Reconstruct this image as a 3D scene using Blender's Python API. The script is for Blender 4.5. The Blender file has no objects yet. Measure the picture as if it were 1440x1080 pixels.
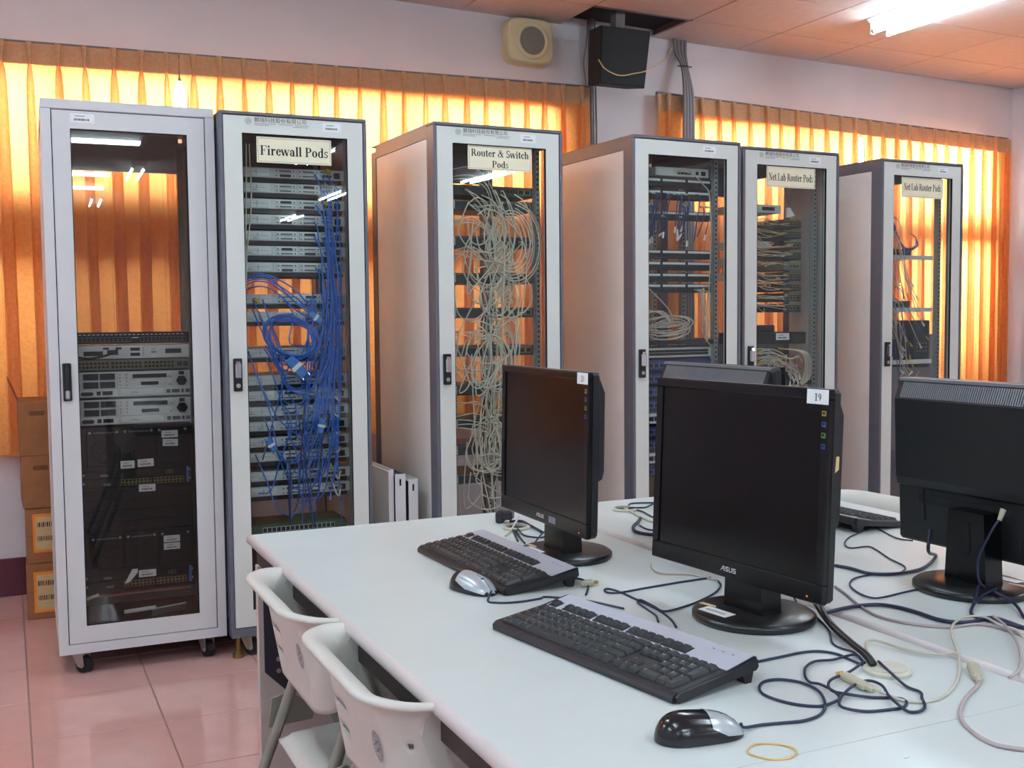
import bpy, math, random
from mathutils import Matrix, Vector
random.seed(7)
SC = bpy.context.scene
COL = SC.collection

# ------------------------------------------------------------------ camera
F_PX = 1534.698
YAW, PITCH, ROLL = (math.radians(a) for a in (24.8414, 3.5709, -0.5376))
cam_d = bpy.data.cameras.new('camera')
cam_d.sensor_width = 36.0
cam_d.lens = F_PX / 1440.0 * 36.0
cam_d.clip_start = 0.02
cam = bpy.data.objects.new('camera', cam_d)
COL.objects.link(cam)
_fx = Vector((math.sin(YAW), math.cos(YAW), 0)); _rx = Vector((math.cos(YAW), -math.sin(YAW), 0))
_F = _fx * math.cos(PITCH) - Vector((0, 0, math.sin(PITCH)))
_U = _fx * math.sin(PITCH) + Vector((0, 0, math.cos(PITCH)))
_R2 = _rx * math.cos(ROLL) + _U * math.sin(ROLL)
_U2 = -_rx * math.sin(ROLL) + _U * math.cos(ROLL)
cam.matrix_world = Matrix(((_R2.x, _U2.x, -_F.x, 0), (_R2.y, _U2.y, -_F.y, 0), (_R2.z, _U2.z, -_F.z, 1.3453), (0, 0, 0, 1)))
SC.camera = cam

# ------------------------------------------------------------------ sky, exposure
world = bpy.data.worlds.new('World'); SC.world = world
world.use_nodes = True
_bg = world.node_tree.nodes['Background']
_bg.inputs[0].default_value = (0.90, 0.94, 1.0, 1)
_bg.inputs[1].default_value = 40.0
SC.view_settings.view_transform = 'Standard'
SC.view_settings.look = 'None'
SC.view_settings.gamma = 1.0
SC.view_settings.exposure = 0.22
SC.view_settings.use_curve_mapping = False
TUBE_STRENGTH = 62.0

# ------------------------------------------------------------------ materials
def srgb(r, g, b):
    f = lambda c: (c / 255 / 12.92) if c / 255 <= 0.04045 else ((c / 255 + 0.055) / 1.055) ** 2.4
    return (f(r), f(g), f(b))
MATS = {}
def mat(name, rgb, rough=0.5, metal=0.0, var=0.06, scale=30.0, bump=0.0, bscale=200.0, spec=0.5, coat=0.0):
    if name in MATS: return MATS[name]
    m = bpy.data.materials.new(name); m.use_nodes = True
    nt = m.node_tree; b = nt.nodes['Principled BSDF']
    c = srgb(*rgb)
    b.inputs['Roughness'].default_value = rough
    b.inputs['Metallic'].default_value = metal
    b.inputs['Specular IOR Level'].default_value = spec
    b.inputs['Coat Weight'].default_value = coat
    tc = nt.nodes.new('ShaderNodeTexCoord')
    nz = nt.nodes.new('ShaderNodeTexNoise'); nz.inputs['Scale'].default_value = scale; nz.inputs['Detail'].default_value = 4
    nt.links.new(tc.outputs['Object'], nz.inputs['Vector'])
    rp = nt.nodes.new('ShaderNodeValToRGB')
    rp.color_ramp.elements[0].position = 0.3; rp.color_ramp.elements[1].position = 0.7
    rp.color_ramp.elements[0].color = tuple(max(0, x * (1 - var)) for x in c) + (1,)
    rp.color_ramp.elements[1].color = tuple(min(1, x * (1 + var)) for x in c) + (1,)
    nt.links.new(nz.outputs['Fac'], rp.inputs['Fac'])
    nt.links.new(rp.outputs['Color'], b.inputs['Base Color'])
    if bump:
        n2 = nt.nodes.new('ShaderNodeTexNoise'); n2.inputs['Scale'].default_value = bscale; n2.inputs['Detail'].default_value = 3
        nt.links.new(tc.outputs['Object'], n2.inputs['Vector'])
        bp = nt.nodes.new('ShaderNodeBump'); bp.inputs['Strength'].default_value = bump; bp.inputs['Distance'].default_value = 0.002
        nt.links.new(n2.outputs['Fac'], bp.inputs['Height']); nt.links.new(bp.outputs['Normal'], b.inputs['Normal'])
    MATS[name] = m
    return m
def mat_emit(name, rgb, strength):
    m = bpy.data.materials.new(name); m.use_nodes = True
    nt = m.node_tree; nt.nodes.clear()
    e = nt.nodes.new('ShaderNodeEmission'); o = nt.nodes.new('ShaderNodeOutputMaterial')
    e.inputs[0].default_value = srgb(*rgb) + (1,); e.inputs[1].default_value = strength
    nt.links.new(e.outputs[0], o.inputs[0]); MATS[name] = m
    return m
def mat_glass(name, tint, fres=1.5, rough=0.0):
    m = bpy.data.materials.new(name); m.use_nodes = True
    nt = m.node_tree; nt.nodes.clear()
    t = nt.nodes.new('ShaderNodeBsdfTransparent'); g = nt.nodes.new('ShaderNodeBsdfGlossy'); mx = nt.nodes.new('ShaderNodeMixShader')
    fr = nt.nodes.new('ShaderNodeLayerWeight'); fr.inputs['Blend'].default_value = 0.5; o = nt.nodes.new('ShaderNodeOutputMaterial')
    nz = nt.nodes.new('ShaderNodeTexNoise'); nz.inputs['Scale'].default_value = 3
    rp = nt.nodes.new('ShaderNodeValToRGB')
    rp.color_ramp.elements[0].color = tuple(x * .96 for x in tint) + (1,); rp.color_ramp.elements[1].color = tuple(tint) + (1,)
    nt.links.new(nz.outputs['Fac'], rp.inputs['Fac']); nt.links.new(rp.outputs['Color'], t.inputs[0])
    g.inputs['Roughness'].default_value = rough
    # Schlick reflectance from the facing angle, the same on both faces of the pane
    pw = nt.nodes.new('ShaderNodeMath'); pw.operation = 'POWER'; pw.inputs[1].default_value = 5.0
    ma = nt.nodes.new('ShaderNodeMath'); ma.operation = 'MULTIPLY_ADD'
    f0 = ((fres-1)/(fres+1))**2; ma.inputs[1].default_value = 1-f0; ma.inputs[2].default_value = f0
    nt.links.new(fr.outputs['Facing'], pw.inputs[0]); nt.links.new(pw.outputs[0], ma.inputs[0])
    nt.links.new(ma.outputs[0], mx.inputs[0]); nt.links.new(t.outputs[0], mx.inputs[1]); nt.links.new(g.outputs[0], mx.inputs[2])
    nt.links.new(mx.outputs[0], o.inputs[0]); MATS[name] = m
    return m
def mat_fabric(name, dif, tra, mixf, rough_scale=60):
    m = bpy.data.materials.new(name); m.use_nodes = True
    nt = m.node_tree; nt.nodes.clear()
    d = nt.nodes.new('ShaderNodeBsdfDiffuse'); t = nt.nodes.new('ShaderNodeBsdfTranslucent'); mx = nt.nodes.new('ShaderNodeMixShader')
    o = nt.nodes.new('ShaderNodeOutputMaterial'); tc = nt.nodes.new('ShaderNodeTexCoord')
    nz = nt.nodes.new('ShaderNodeTexNoise'); nz.inputs['Scale'].default_value = rough_scale; nz.inputs['Detail'].default_value = 5; nz.inputs['Roughness'].default_value = 0.65
    nt.links.new(tc.outputs['Object'], nz.inputs['Vector'])
    for sh, c in ((d, dif), (t, tra)):
        rp = nt.nodes.new('ShaderNodeValToRGB'); rp.color_ramp.elements[0].position = .3; rp.color_ramp.elements[1].position = .72
        rp.color_ramp.elements[0].color = (c[0] * .86, c[1] * .78, c[2] * .68, 1); rp.color_ramp.elements[1].color = tuple(c) + (1,)
        nt.links.new(nz.outputs['Fac'], rp.inputs['Fac']); nt.links.new(rp.outputs[0], sh.inputs[0])
    mx.inputs[0].default_value = mixf
    nt.links.new(d.outputs[0], mx.inputs[1]); nt.links.new(t.outputs[0], mx.inputs[2]); nt.links.new(mx.outputs[0], o.inputs[0])
    MATS[name] = m
    return m

mat('wall', (218, 211, 213), 0.85, var=.03, scale=4, bump=.15, bscale=60)
mat('wall_plain', (205, 202, 208), 0.85, var=.03, scale=4)
mat('skirting', (88, 32, 44), 0.45, var=.1)
mat('floor_tile', (206, 160, 154), 0.09, var=.05, scale=9, spec=.5)
mat('grout', (150, 118, 112), 0.8)
mat('ceil_panel', (212, 198, 194), 0.9, var=.04, scale=20, bump=.3, bscale=300)
mat('ceil_grid', (122, 98, 92), 0.8)
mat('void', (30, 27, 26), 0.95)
mat('rack_cream', (213, 219, 213), 0.42, var=.015, scale=6)
mat('rack_white', (206, 207, 208), 0.45, var=.015, scale=6)
mat('rack_side', (238, 235, 230), 0.38, var=.02, scale=6)
mat('rack_grey', (96, 98, 108), 0.42, var=.05, scale=20)
mat('rack_dark', (44, 44, 48), 0.6)
mat('gap_black', (14, 14, 18), 0.9)
mat('galvanized', (172, 176, 174), 0.42, .2, var=.1, scale=60)
mat('hole', (12, 12, 14), 0.9)
mat('handle_black', (22, 21, 24), 0.35)
mat('chrome', (215, 215, 218), 0.12, 1.0, var=.02)
mat('brass', (142, 120, 70), 0.35, .9, var=.1)
mat('rubber', (24, 24, 26), 0.7)
mat('steel', (176, 172, 164), 0.35, .6, var=.06)
mat('paper', (232, 236, 236), 0.8, var=.02)
mat('paper_cream', (238, 234, 206), 0.75, var=.015)
mat('ink', (34, 34, 40), 0.8)
mat('ink_grey', (120, 124, 136), 0.8)
mat('ink_red', (170, 70, 60), 0.8)
mat('silver_plate', (212, 219, 219), 0.45, .0, var=.05, scale=40)
mat('silver_white', (232, 236, 234), 0.45, .0, var=.03, scale=40)
mat('slot_dark', (46, 50, 54), 0.55)
mat('black_metal', (18, 21, 24), 0.5, .1, var=.12, scale=50)
mat('teal_metal', (44, 66, 74), 0.45, .2, var=.1, scale=50)
mat('grey_green', (118, 126, 120), 0.5, .1)
mat('shelf_dark', (38, 34, 34), 0.6)
mat('port_dark', (16, 17, 18), 0.6)
mat('port_gold', (176, 164, 96), 0.5)
mat('blue_cable', (50, 106, 196), 0.42, var=.08, scale=40)
mat('blue_dark', (30, 52, 108), 0.45)
mat('blue_plug', (78, 132, 205), 0.4)
mat('grey_cable', (222, 215, 196), 0.5, var=.06)
mat('yellow_boot', (205, 168, 48), 0.5)
mat('red_boot', (168, 66, 48), 0.5)
mat('pale_cable', (206, 198, 186), 0.5)
mat('violet_cable', (92, 86, 160), 0.5)
mat('screen', (9, 6, 7), 0.18, var=.02, spec=.28)
mat('bezel', (11, 10, 12), 0.26, var=.05, spec=.35)
mat('bezel_matt', (17, 17, 20), 0.5, var=.08, bump=.2, bscale=500)
mat('base_black', (26, 27, 29), 0.3, var=.05)
mat('vent_grey', (124, 127, 134), 0.5, .3, var=.05)
mat('logo_silver', (205, 205, 208), 0.3, .4)
mat('key', (46, 49, 52), 0.40, var=.06)
mat('key_legend', (205, 208, 205), 0.6)
mat('kb_body', (29, 28, 33), 0.4, var=.06)
mat('kb_silver', (196, 200, 212), 0.34, .1, var=.03)
mat('mouse_black', (18, 18, 24), 0.2, var=.04, coat=.2)
mat('mouse_silver', (186, 192, 196), 0.26, .3)
mat('table_top', (210, 217, 214), 0.34, var=.02, scale=7)
mat('table_edge', (212, 206, 205), 0.45, var=.03)
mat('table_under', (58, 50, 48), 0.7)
mat('table_steel', (200, 188, 182), 0.5)
mat('bracket_dark', (46, 44, 56), 0.55)
mat('chair_plastic', (212, 210, 202), 0.48, var=.02, bump=.12, bscale=350)
mat('chair_leg', (150, 148, 138), 0.4, .35)
mat('cable_navy', (33, 36, 66), 0.42)
mat('cable_black', (24, 25, 33), 0.42)
mat('cable_beige', (200, 192, 176), 0.5)
mat('cable_pinkish', (176, 160, 160), 0.5)
mat('plug_beige', (176, 172, 150), 0.5)
mat('gold', (215, 180, 90), 0.25, 1.0)
mat('rubber_band', (222, 178, 112), 0.5)
mat('grommet', (198, 196, 180), 0.5)
mat('cardboard', (150, 98, 60), 0.8, var=.1, scale=15)
mat('cardboard_dark', (112, 70, 46), 0.85, var=.1)
mat('label_orange', (232, 140, 40), 0.6)
mat('label_tan', (206, 176, 128), 0.7)
mat('speaker_beige', (214, 200, 158), 0.5, var=.02)
mat('grille_grey', (150, 146, 132), 0.6)
mat('speaker_black', (20, 20, 22), 0.75, bump=.3, bscale=400)
mat('conduit', (112, 104, 100), 0.55, .1)
mat('conduit_light', (150, 148, 150), 0.5, .2)
mat('fixture_white', (226, 220, 214), 0.5)
mat('sash', (170, 170, 172), 0.4, .5)
mat('outside_bounce', (186, 142, 108), 0.9)  # warm tone for the added outdoor wall, bounces warm light onto the curtains
mat('icon_yellow', (140, 122, 34), 0.5)
mat('icon_blue', (30, 60, 116), 0.5)
mat('icon_green', (76, 108, 40), 0.5)
mat('led_orange', (255, 140, 60), 0.4)
mat('board_green', (58, 96, 70), 0.5)
mat('pc_case', (120, 104, 92), 0.6)
mat_emit('tube_glow', (217, 241, 255), TUBE_STRENGTH)
mat_glass('rack_glass', (0.90, 0.93, 0.92), 1.5)
mat_glass('rack_glass_dark', (0.80, 0.80, 0.79), 1.5)
mat_glass('window_glass', (0.95, 0.97, 0.97), 1.3)
mat_fabric('curtain_cloth', (0.72, 0.38, 0.17), (0.98, 0.46, 0.14), 0.6)
mat_fabric('curtain_band', (0.74, 0.47, 0.28), (0.60, 0.30, 0.11), 0.25)

# ------------------------------------------------------------------ mesh builder
class MB:
    def __init__(s):
        s.v = []; s.f = []; s.m = []; s.M = None
    def _add(s, vs, fs, mi=0):
        o = len(s.v)
        if s.M is not None: vs = [tuple(s.M @ Vector(p)) for p in vs]
        s.v.extend(vs); s.f.extend([tuple(i + o for i in f) for f in fs]); s.m.extend([mi] * len(fs))
        return s
    def box(s, x0, y0, z0, x1, y1, z1, mi=0):
        if x0 > x1: x0, x1 = x1, x0
        if y0 > y1: y0, y1 = y1, y0
        if z0 > z1: z0, z1 = z1, z0
        return s._add([(x0,y0,z0),(x1,y0,z0),(x1,y1,z0),(x0,y1,z0),(x0,y0,z1),(x1,y0,z1),(x1,y1,z1),(x0,y1,z1)],
                      [(3,2,1,0),(4,5,6,7),(0,1,5,4),(1,2,6,5),(2,3,7,6),(3,0,4,7)], mi)
    def cb(s, cx, cy, cz, sx, sy, sz, mi=0):
        return s.box(cx-sx/2, cy-sy/2, cz-sz/2, cx+sx/2, cy+sy/2, cz+sz/2, mi)
    def rbox(s, x0, y0, z0, x1, y1, z1, b=.004, mi=0):
        # box with chamfered edges: 24 vertices
        lo = (x0, y0, z0); hi = (x1, y1, z1)
        vs = []; idx = {}
        for ax in range(3):
            for cx in (0, 1):
                for cy in (0, 1):
                    for cz in (0, 1):
                        c = (cx, cy, cz)
                        p = [(hi[i] if c[i] else lo[i]) for i in range(3)]
                        for i in range(3):
                            if i != ax: p[i] += -b if c[i] else b
                        idx[(ax, c)] = len(vs); vs.append(tuple(p))
        fs = []
        for ax in range(3):
            o = [i for i in range(3) if i != ax]
            for side in (0, 1):
                q = []
                for a, bb in ((0,0),(1,0),(1,1),(0,1)):
                    c = [0,0,0]; c[ax] = side; c[o[0]] = a; c[o[1]] = bb; q.append(idx[(ax, tuple(c))])
                fs.append(q)
        for ax in range(3):
            o = [i for i in range(3) if i != ax]
            for a in (0, 1):
                for bb in (0, 1):
                    q = []
                    for t, axis in ((0, o[0]), (1, o[0]), (1, o[1]), (0, o[1])):
                        c = [0,0,0]; c[ax] = t; c[o[0]] = a; c[o[1]] = bb; q.append(idx[(axis, tuple(c))])
                    fs.append(q)
        for cx in (0,1):
            for cy in (0,1):
                for cz in (0,1):
                    fs.append([idx[(a,(cx,cy,cz))] for a in range(3)])
        ctr = Vector(((x0+x1)/2, (y0+y1)/2, (z0+z1)/2)); out = []
        for f in fs:
            a, bb, c = (Vector(vs[i]) for i in f[:3])
            n = (bb-a).cross(c-a); fc = sum((Vector(vs[i]) for i in f), Vector()) / len(f)
            out.append(tuple(f) if n.dot(fc-ctr) > 0 else tuple(reversed(f)))
        return s._add(vs, out, mi)
    def cyl(s, p0, p1, r0, r1=None, n=12, mi=0, caps=True):
        r1 = r0 if r1 is None else r1
        p0 = Vector(p0); p1 = Vector(p1); d = (p1-p0).normalized()
        a = Vector((0,0,1)) if abs(d.z) < .9 else Vector((1,0,0))
        u = d.cross(a).normalized(); w = d.cross(u)
        vs = []
        for p, r in ((p0, r0), (p1, r1)):
            for k in range(n):
                t = 2*math.pi*k/n; vs.append(tuple(p + u*math.cos(t)*r + w*math.sin(t)*r))
        fs = [(k, (k+1) % n, n+(k+1) % n, n+k) for k in range(n)]
        if caps: fs += [tuple(reversed(range(n))), tuple(range(n, 2*n))]
        return s._add(vs, fs, mi)
    def tube(s, pts, r, n=6, mi=0, closed=False):
        pts = [Vector(p) for p in pts]; m = len(pts); vs = []; prev = None
        for i, p in enumerate(pts):
            a = pts[(i-1) % m] if (closed or i > 0) else p
            b = pts[(i+1) % m] if (closed or i < m-1) else p
            d = (b-a)
            d = d.normalized() if d.length > 1e-9 else Vector((0,0,1))
            if prev is None:
                ref = Vector((0,0,1)) if abs(d.z) < .9 else Vector((1,0,0))
                u = d.cross(ref).normalized()
            else:
                u = prev - d*prev.dot(d)
                u = u.normalized() if u.length > 1e-6 else d.orthogonal().normalized()
            prev = u; w = d.cross(u)
            rr = r[i] if isinstance(r, (list, tuple)) else r
            for k in range(n):
                t = 2*math.pi*k/n; vs.append(tuple(p + u*math.cos(t)*rr + w*math.sin(t)*rr))
        fs = []
        for i in range(m if closed else m-1):
            j = (i+1) % m
            for k in range(n): fs.append((i*n+k, i*n+(k+1) % n, j*n+(k+1) % n, j*n+k))
        if not closed: fs += [tuple(reversed(range(n))), tuple(range((m-1)*n, m*n))]
        return s._add(vs, fs, mi)
    def lathe(s, prof, n=24, c=(0,0,0), mi=0, caps=True):
        # profile of (r, z) about z at c
        vs = []; fs = []
        for r, z in prof:
            for k in range(n):
                t = 2*math.pi*k/n; vs.append((c[0]+r*math.cos(t), c[1]+r*math.sin(t), c[2]+z))
        for i in range(len(prof)-1):
            for k in range(n): fs.append((i*n+k, i*n+(k+1) % n, (i+1)*n+(k+1) % n, (i+1)*n+k))
        if caps: fs += [tuple(reversed(range(n))), tuple(range((len(prof)-1)*n, len(prof)*n))]
        return s._add(vs, fs, mi)
    def prism(s, poly, a, b, axis='y', mi=0):
        # extrude a 2-D polygon; axis y: poly in (x,z); axis x: poly in (y,z); axis z: poly in (x,y)
        def P(p, t):
            return {'y': (p[0], t, p[1]), 'x': (t, p[0], p[1]), 'z': (p[0], p[1], t)}[axis]
        n = len(poly)
        vs = [P(p, a) for p in poly] + [P(p, b) for p in poly]
        fs = [tuple(reversed(range(n))), tuple(range(n, 2*n))] + [(k, (k+1) % n, n+(k+1) % n, n+k) for k in range(n)]
        return s._add(vs, fs, mi)
    def grid(s, rows, mi=0, close_u=False):
        # rows: list of equally long point lists
        nr, nc = len(rows), len(rows[0]); vs = [tuple(p) for r in rows for p in r]; fs = []
        for i in range(nr-1):
            for j in range(nc if close_u else nc-1):
                k = (j+1) % nc
                fs.append((i*nc+j, i*nc+k, (i+1)*nc+k, (i+1)*nc+j))
        return s._add(vs, fs, mi)
    def mesh(s, name, mats, smooth=False):
        me = bpy.data.meshes.new(name); me.from_pydata(s.v, [], s.f); 
        for m in (mats if isinstance(mats, (list, tuple)) else [mats]): me.materials.append(MATS[m])
        me.polygons.foreach_set('material_index', s.m)
        if smooth: me.polygons.foreach_set('use_smooth', [True]*len(s.f))
        me.update(); return me
    def build(s, name, mats, parent=None, smooth=False, loc=None, rot=None, fixn=True):
        me = s.mesh(name, mats, smooth)
        if fixn:
            import bmesh
            bm = bmesh.new(); bm.from_mesh(me); bmesh.ops.recalc_face_normals(bm, faces=bm.faces); bm.to_mesh(me); bm.free()
        return link(name, me, parent, loc, rot)
def link(name, data, parent=None, loc=None, rot=None):
    o = bpy.data.objects.new(name, data); COL.objects.link(o)
    if parent is not None: o.parent = parent
    if loc is not None: o.location = loc
    if rot is not None: o.rotation_euler = rot
    return o
def empty(name, loc=(0,0,0), rz=0.0):
    o = link(name, None, None, loc, (0, 0, rz)); o.empty_display_size = .05
    return o
def tag(o, label, cat, group=None):
    o['label'] = label; o['category'] = cat
    if group: o['group'] = group
    return o
def struct(o):
    o['kind'] = 'structure'; return o
def copy_tree(o, parent=None):
    c = o.copy(); COL.objects.link(c); c.parent = parent
    for ch in list(o.children):
        copy_tree(ch, c)
    return c
def catmull(pts, seg=6, closed=False):
    pts = [Vector(p) for p in pts]; n = len(pts); out = []
    if n < 3 and not closed:
        return [pts[0].lerp(pts[-1], k/seg) for k in range(seg+1)]
    rng = range(n if closed else n-1)
    for i in rng:
        p1 = pts[i]; p2 = pts[(i+1) % n]
        p0 = pts[i-1] if (closed or i > 0) else p1 + (p1-p2)
        p3 = pts[(i+2) % n] if (closed or i+2 < n) else p2 + (p2-p1)
        for k in range(seg):
            t = k/seg
            out.append(.5*((2*p1) + (p2-p0)*t + (2*p0-5*p1+4*p2-p3)*t*t + (3*p1-p0-3*p2+p3)*t**3))
    if not closed: out.append(pts[-1])
    return out
ORD = ['first','second','third','fourth','fifth','sixth','seventh','eighth','ninth','tenth','eleventh','twelfth','thirteenth','fourteenth','fifteenth','sixteenth','seventeenth','eighteenth','nineteenth','twentieth']

# ------------------------------------------------------------------ lettering
def font_mesh(text, size, align='LEFT'):
    cu = bpy.data.curves.new('lettering', 'FONT'); cu.body = text; cu.size = size; cu.align_x = align; cu.align_y = 'CENTER'; cu.resolution_u = 2
    ob = bpy.data.objects.new('lettering', cu); COL.objects.link(ob)
    bpy.context.view_layer.update()
    me = bpy.data.meshes.new_from_object(ob.evaluated_get(bpy.context.evaluated_depsgraph_get()))
    bpy.data.objects.remove(ob); bpy.data.curves.remove(cu)
    vs = [tuple(v.co) for v in me.vertices]; fs = [tuple(p.vertices) for p in me.polygons]
    bpy.data.meshes.remove(me)
    return vs, fs
class Glyphs:
    """bold serif letters drawn from stems, slab serifs and stressed bowls; cap height .68"""
    T = .145; S = .045
    def __init__(s): s.p = []
    def rect(s, x0, y0, x1, y1): s.p.append([(x0,y0),(x1,y0),(x1,y1),(x0,y1)])
    def ser(s, xc, y, w=.27, up=True):
        h = .035; s.rect(xc-w/2, y if up else y-h, xc+w/2, y+h if up else y)
    def line(s, x0, y0, x1, y1, w):  # slanted bar, horizontal width w
        s.p.append([(x0-w/2,y0),(x0+w/2,y0),(x1+w/2,y1),(x1-w/2,y1)])
    def bowl(s, cx, cy, rx, ry, a0=0, a1=360, t=None, th=None):
        t = s.T if t is None else t; th = s.S if th is None else th
        n = max(6, int(abs(a1-a0)/18))
        for k in range(n):
            q = []
            for a, o in ((a0+(a1-a0)*k/n, 0), (a0+(a1-a0)*(k+1)/n, 0), (a0+(a1-a0)*(k+1)/n, 1), (a0+(a1-a0)*k/n, 1)):
                r = math.radians(a)
                q.append((cx+(rx-(t if o else 0))*math.cos(r), cy+(ry-(th if o else 0))*math.sin(r)))
            s.p.append(q)
    def dot(s, x, y, r):
        s.p.append([(x+r*math.cos(k*math.pi/4), y+r*math.sin(k*math.pi/4)) for k in range(8)])
def glyph(ch):
    g = Glyphs(); T = g.T; xh = .46; adv = .5
    if ch == 'F':
        g.rect(.10,0,.10+T,.68); g.ser(.17,0,.32); g.rect(.03,.645,.58,.68); g.rect(.53,.50,.58,.68); g.rect(.2,.33,.42,.37); g.rect(.39,.25,.43,.46); adv=.61
    elif ch == 'P':
        g.rect(.10,0,.10+T,.68); g.ser(.17,0,.32); g.rect(.03,.645,.3,.68); g.bowl(.3,.495,.28,.185,-90,90); g.rect(.2,.31,.3,.35); adv=.61
    elif ch == 'R':
        g.rect(.10,0,.10+T,.68); g.ser(.17,0,.32); g.rect(.03,.645,.3,.68); g.bowl(.3,.5,.27,.18,-90,90); g.rect(.2,.32,.34,.36); g.line(.63,0,.36,.35,.18); g.ser(.64,0,.2); adv=.72
    elif ch == 'N':
        g.rect(.12,0,.165,.68); g.rect(.56,0,.605,.68); g.line(.56,0,.14,.68,.16); g.ser(.14,0,.24); g.ser(.58,.68,.24,False); g.ser(.1,.68,.2,False); adv=.72
    elif ch == 'L':
        g.rect(.10,0,.10+T,.68); g.ser(.17,.68,.32,False); g.rect(.02,0,.58,.04); g.rect(.54,0,.58,.2); adv=.61
    elif ch == 'S':
        g.bowl(.28,.51,.21,.18,20,270,t=.11,th=.07); g.bowl(.28,.18,.22,.19,-160,90,t=.13,th=.07); g.rect(.46,.5,.49,.68); g.rect(.05,0,.08,.2); adv=.55
    elif ch == '&':
        g.bowl(.36,.53,.15,.16,0,360,t=.08,th=.05); g.bowl(.28,.18,.24,.19,90,330,t=.13,th=.05); g.line(.68,0,.3,.5,.15); g.line(.5,.1,.66,.42,.05); g.ser(.64,.39,.22); adv=.80
    elif ch == 'r':
        g.rect(.08,0,.08+T,xh); g.ser(.15,0,.28); g.rect(.02,xh-.035,.1,xh); g.bowl(.33,.3,.14,.16,60,170,t=.06,th=.07); g.dot(.37,.40,.07); adv=.45
    elif ch == 'o':
        g.bowl(.25,.23,.225,.24); adv=.5
    elif ch == 'u':
        g.rect(.07,.14,.07+T,xh); g.rect(.36,0,.36+T,xh); g.bowl(.26,.16,.19,.17,180,300,t=T); g.rect(.01,xh-.035,.1,xh); g.rect(.3,xh-.035,.4,xh); g.rect(.45,0,.56,.035); adv=.57
    elif ch == 't':
        g.rect(.09,.1,.09+T,.6); g.rect(.01,xh-.04,.32,xh); g.bowl(.225,.12,.135,.13,180,330,t=T); adv=.35
    elif ch == 'e':
        g.bowl(.24,.23,.215,.24,15,330,t=T,th=.05); g.rect(.15,.24,.44,.28); adv=.46
    elif ch == 'i':
        g.rect(.07,0,.07+T,xh); g.ser(.145,0,.27); g.rect(.01,xh-.035,.1,xh); g.dot(.145,.61,.082); adv=.29
    elif ch == 'l':
        g.rect(.07,0,.07+T,.69); g.ser(.145,0,.27); g.rect(.01,.655,.1,.69); adv=.29
    elif ch == 'w':
        for a, b, w in ((.2,.05,.14),(.2,.34,.05),(.5,.34,.14),(.5,.64,.05)): g.line(a,0,b,xh,w)
        for c in (.06,.34,.66): g.ser(c,xh,.2,False)
        adv=.72
    elif ch == 'a':
        g.rect(.27,.0,.27+T,.34); g.bowl(.24,.32,.175,.15,0,150,t=T,th=.05); g.bowl(.19,.13,.16,.135,60,330,t=.12,th=.05); g.rect(.4,0,.49,.05); g.dot(.1,.33,.06); adv=.5
    elif ch == 'd':
        g.rect(.34,0,.34+T,.69); g.bowl(.25,.23,.21,.24,50,310); g.rect(.28,.655,.38,.69); g.rect(.44,0,.55,.035); adv=.56
    elif ch == 'b':
        g.rect(.07,0,.07+T,.69); g.bowl(.28,.23,.22,.24,-130,130); g.rect(.01,.655,.1,.69); adv=.54
    elif ch == 'h':
        g.rect(.07,0,.07+T,.69); g.rect(.36,0,.36+T,.3); g.bowl(.32,.28,.185,.18,0,130,t=T,th=.06); g.ser(.14,0,.25); g.ser(.43,0,.25); g.rect(.01,.655,.1,.69); adv=.57
    elif ch == 'c':
        g.bowl(.24,.23,.215,.24,45,325,t=T,th=.05); g.dot(.37,.37,.065); adv=.45
    elif ch == 's':
        g.bowl(.19,.34,.15,.125,20,270,t=.08,th=.055); g.bowl(.19,.125,.155,.13,-160,90,t=.09,th=.055); g.rect(.3,.33,.33,.46); g.rect(.03,0,.06,.14); adv=.39
    elif ch == '1':
        g.rect(.19,0,.32,.67); g.ser(.255,0,.32); g.line(.1,.55,.22,.66,.08); adv=.5
    elif ch == '9':
        g.bowl(.25,.46,.2,.21,0,360,t=.11,th=.04); g.bowl(.1,.42,.35,.42,-75,10,t=.12,th=.05); adv=.5
    elif ch == '2':
        g.bowl(.23,.48,.2,.2,-20,165,t=.12,th=.06); g.line(.1,.05,.36,.42,.1); g.rect(.04,0,.44,.1); adv=.5
    elif ch == '0':
        g.bowl(.25,.335,.21,.345,0,360,t=.11,th=.04); adv=.5
    elif ch == ' ':
        adv=.25
    return g.p, adv
def serif_polys(text):
    x = 0; out = []
    for ch in text:
        p, a = glyph(ch)
        out += [[(q[0]+x, q[1]) for q in poly] for poly in p]; x += a
    return out, x
def serif_mb(mb, text, cx, z, width=None, h=None, y=0.0, mi=0, stretch=1.0):
    """write text centred at cx with baseline z on the plane y (facing -y); h is the cap height"""
    polys, w = serif_polys(text)
    s = (h/.68) if h else width/w
    sx = (width/w) if width else s*stretch
    for k, poly in enumerate(polys):
        vs = [(cx+(p[0]-w/2)*sx, y, z+p[1]*s) for p in poly]
        mb._add(vs, [tuple(range(len(vs)))], mi)
    return mb
def text_mb(mb, text, x, z, size, y=0.0, mi=0, align='LEFT', sx=1.0):
    vs, fs = font_mesh(text, size, align)
    mb._add([(x+v[0]*sx, y, z+v[1]) for v in vs], fs, mi); return mb

# ================================================================== THE ROOM
WA = math.radians(1.0)                 # the window wall runs a degree off the table grid
WO = (0.0, 5.83, 0.0)
XR, XL, YF = 6.92, -3.0, -11.2
ZC0, ZSL = 3.135, 0.019                # ceiling height and its slight fall to the right

def on_wall(x, y, z=0.0):
    c, s = math.cos(WA), math.sin(WA)
    return (WO[0]+x*c-y*s, WO[1]+x*s+y*c, z)

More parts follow.
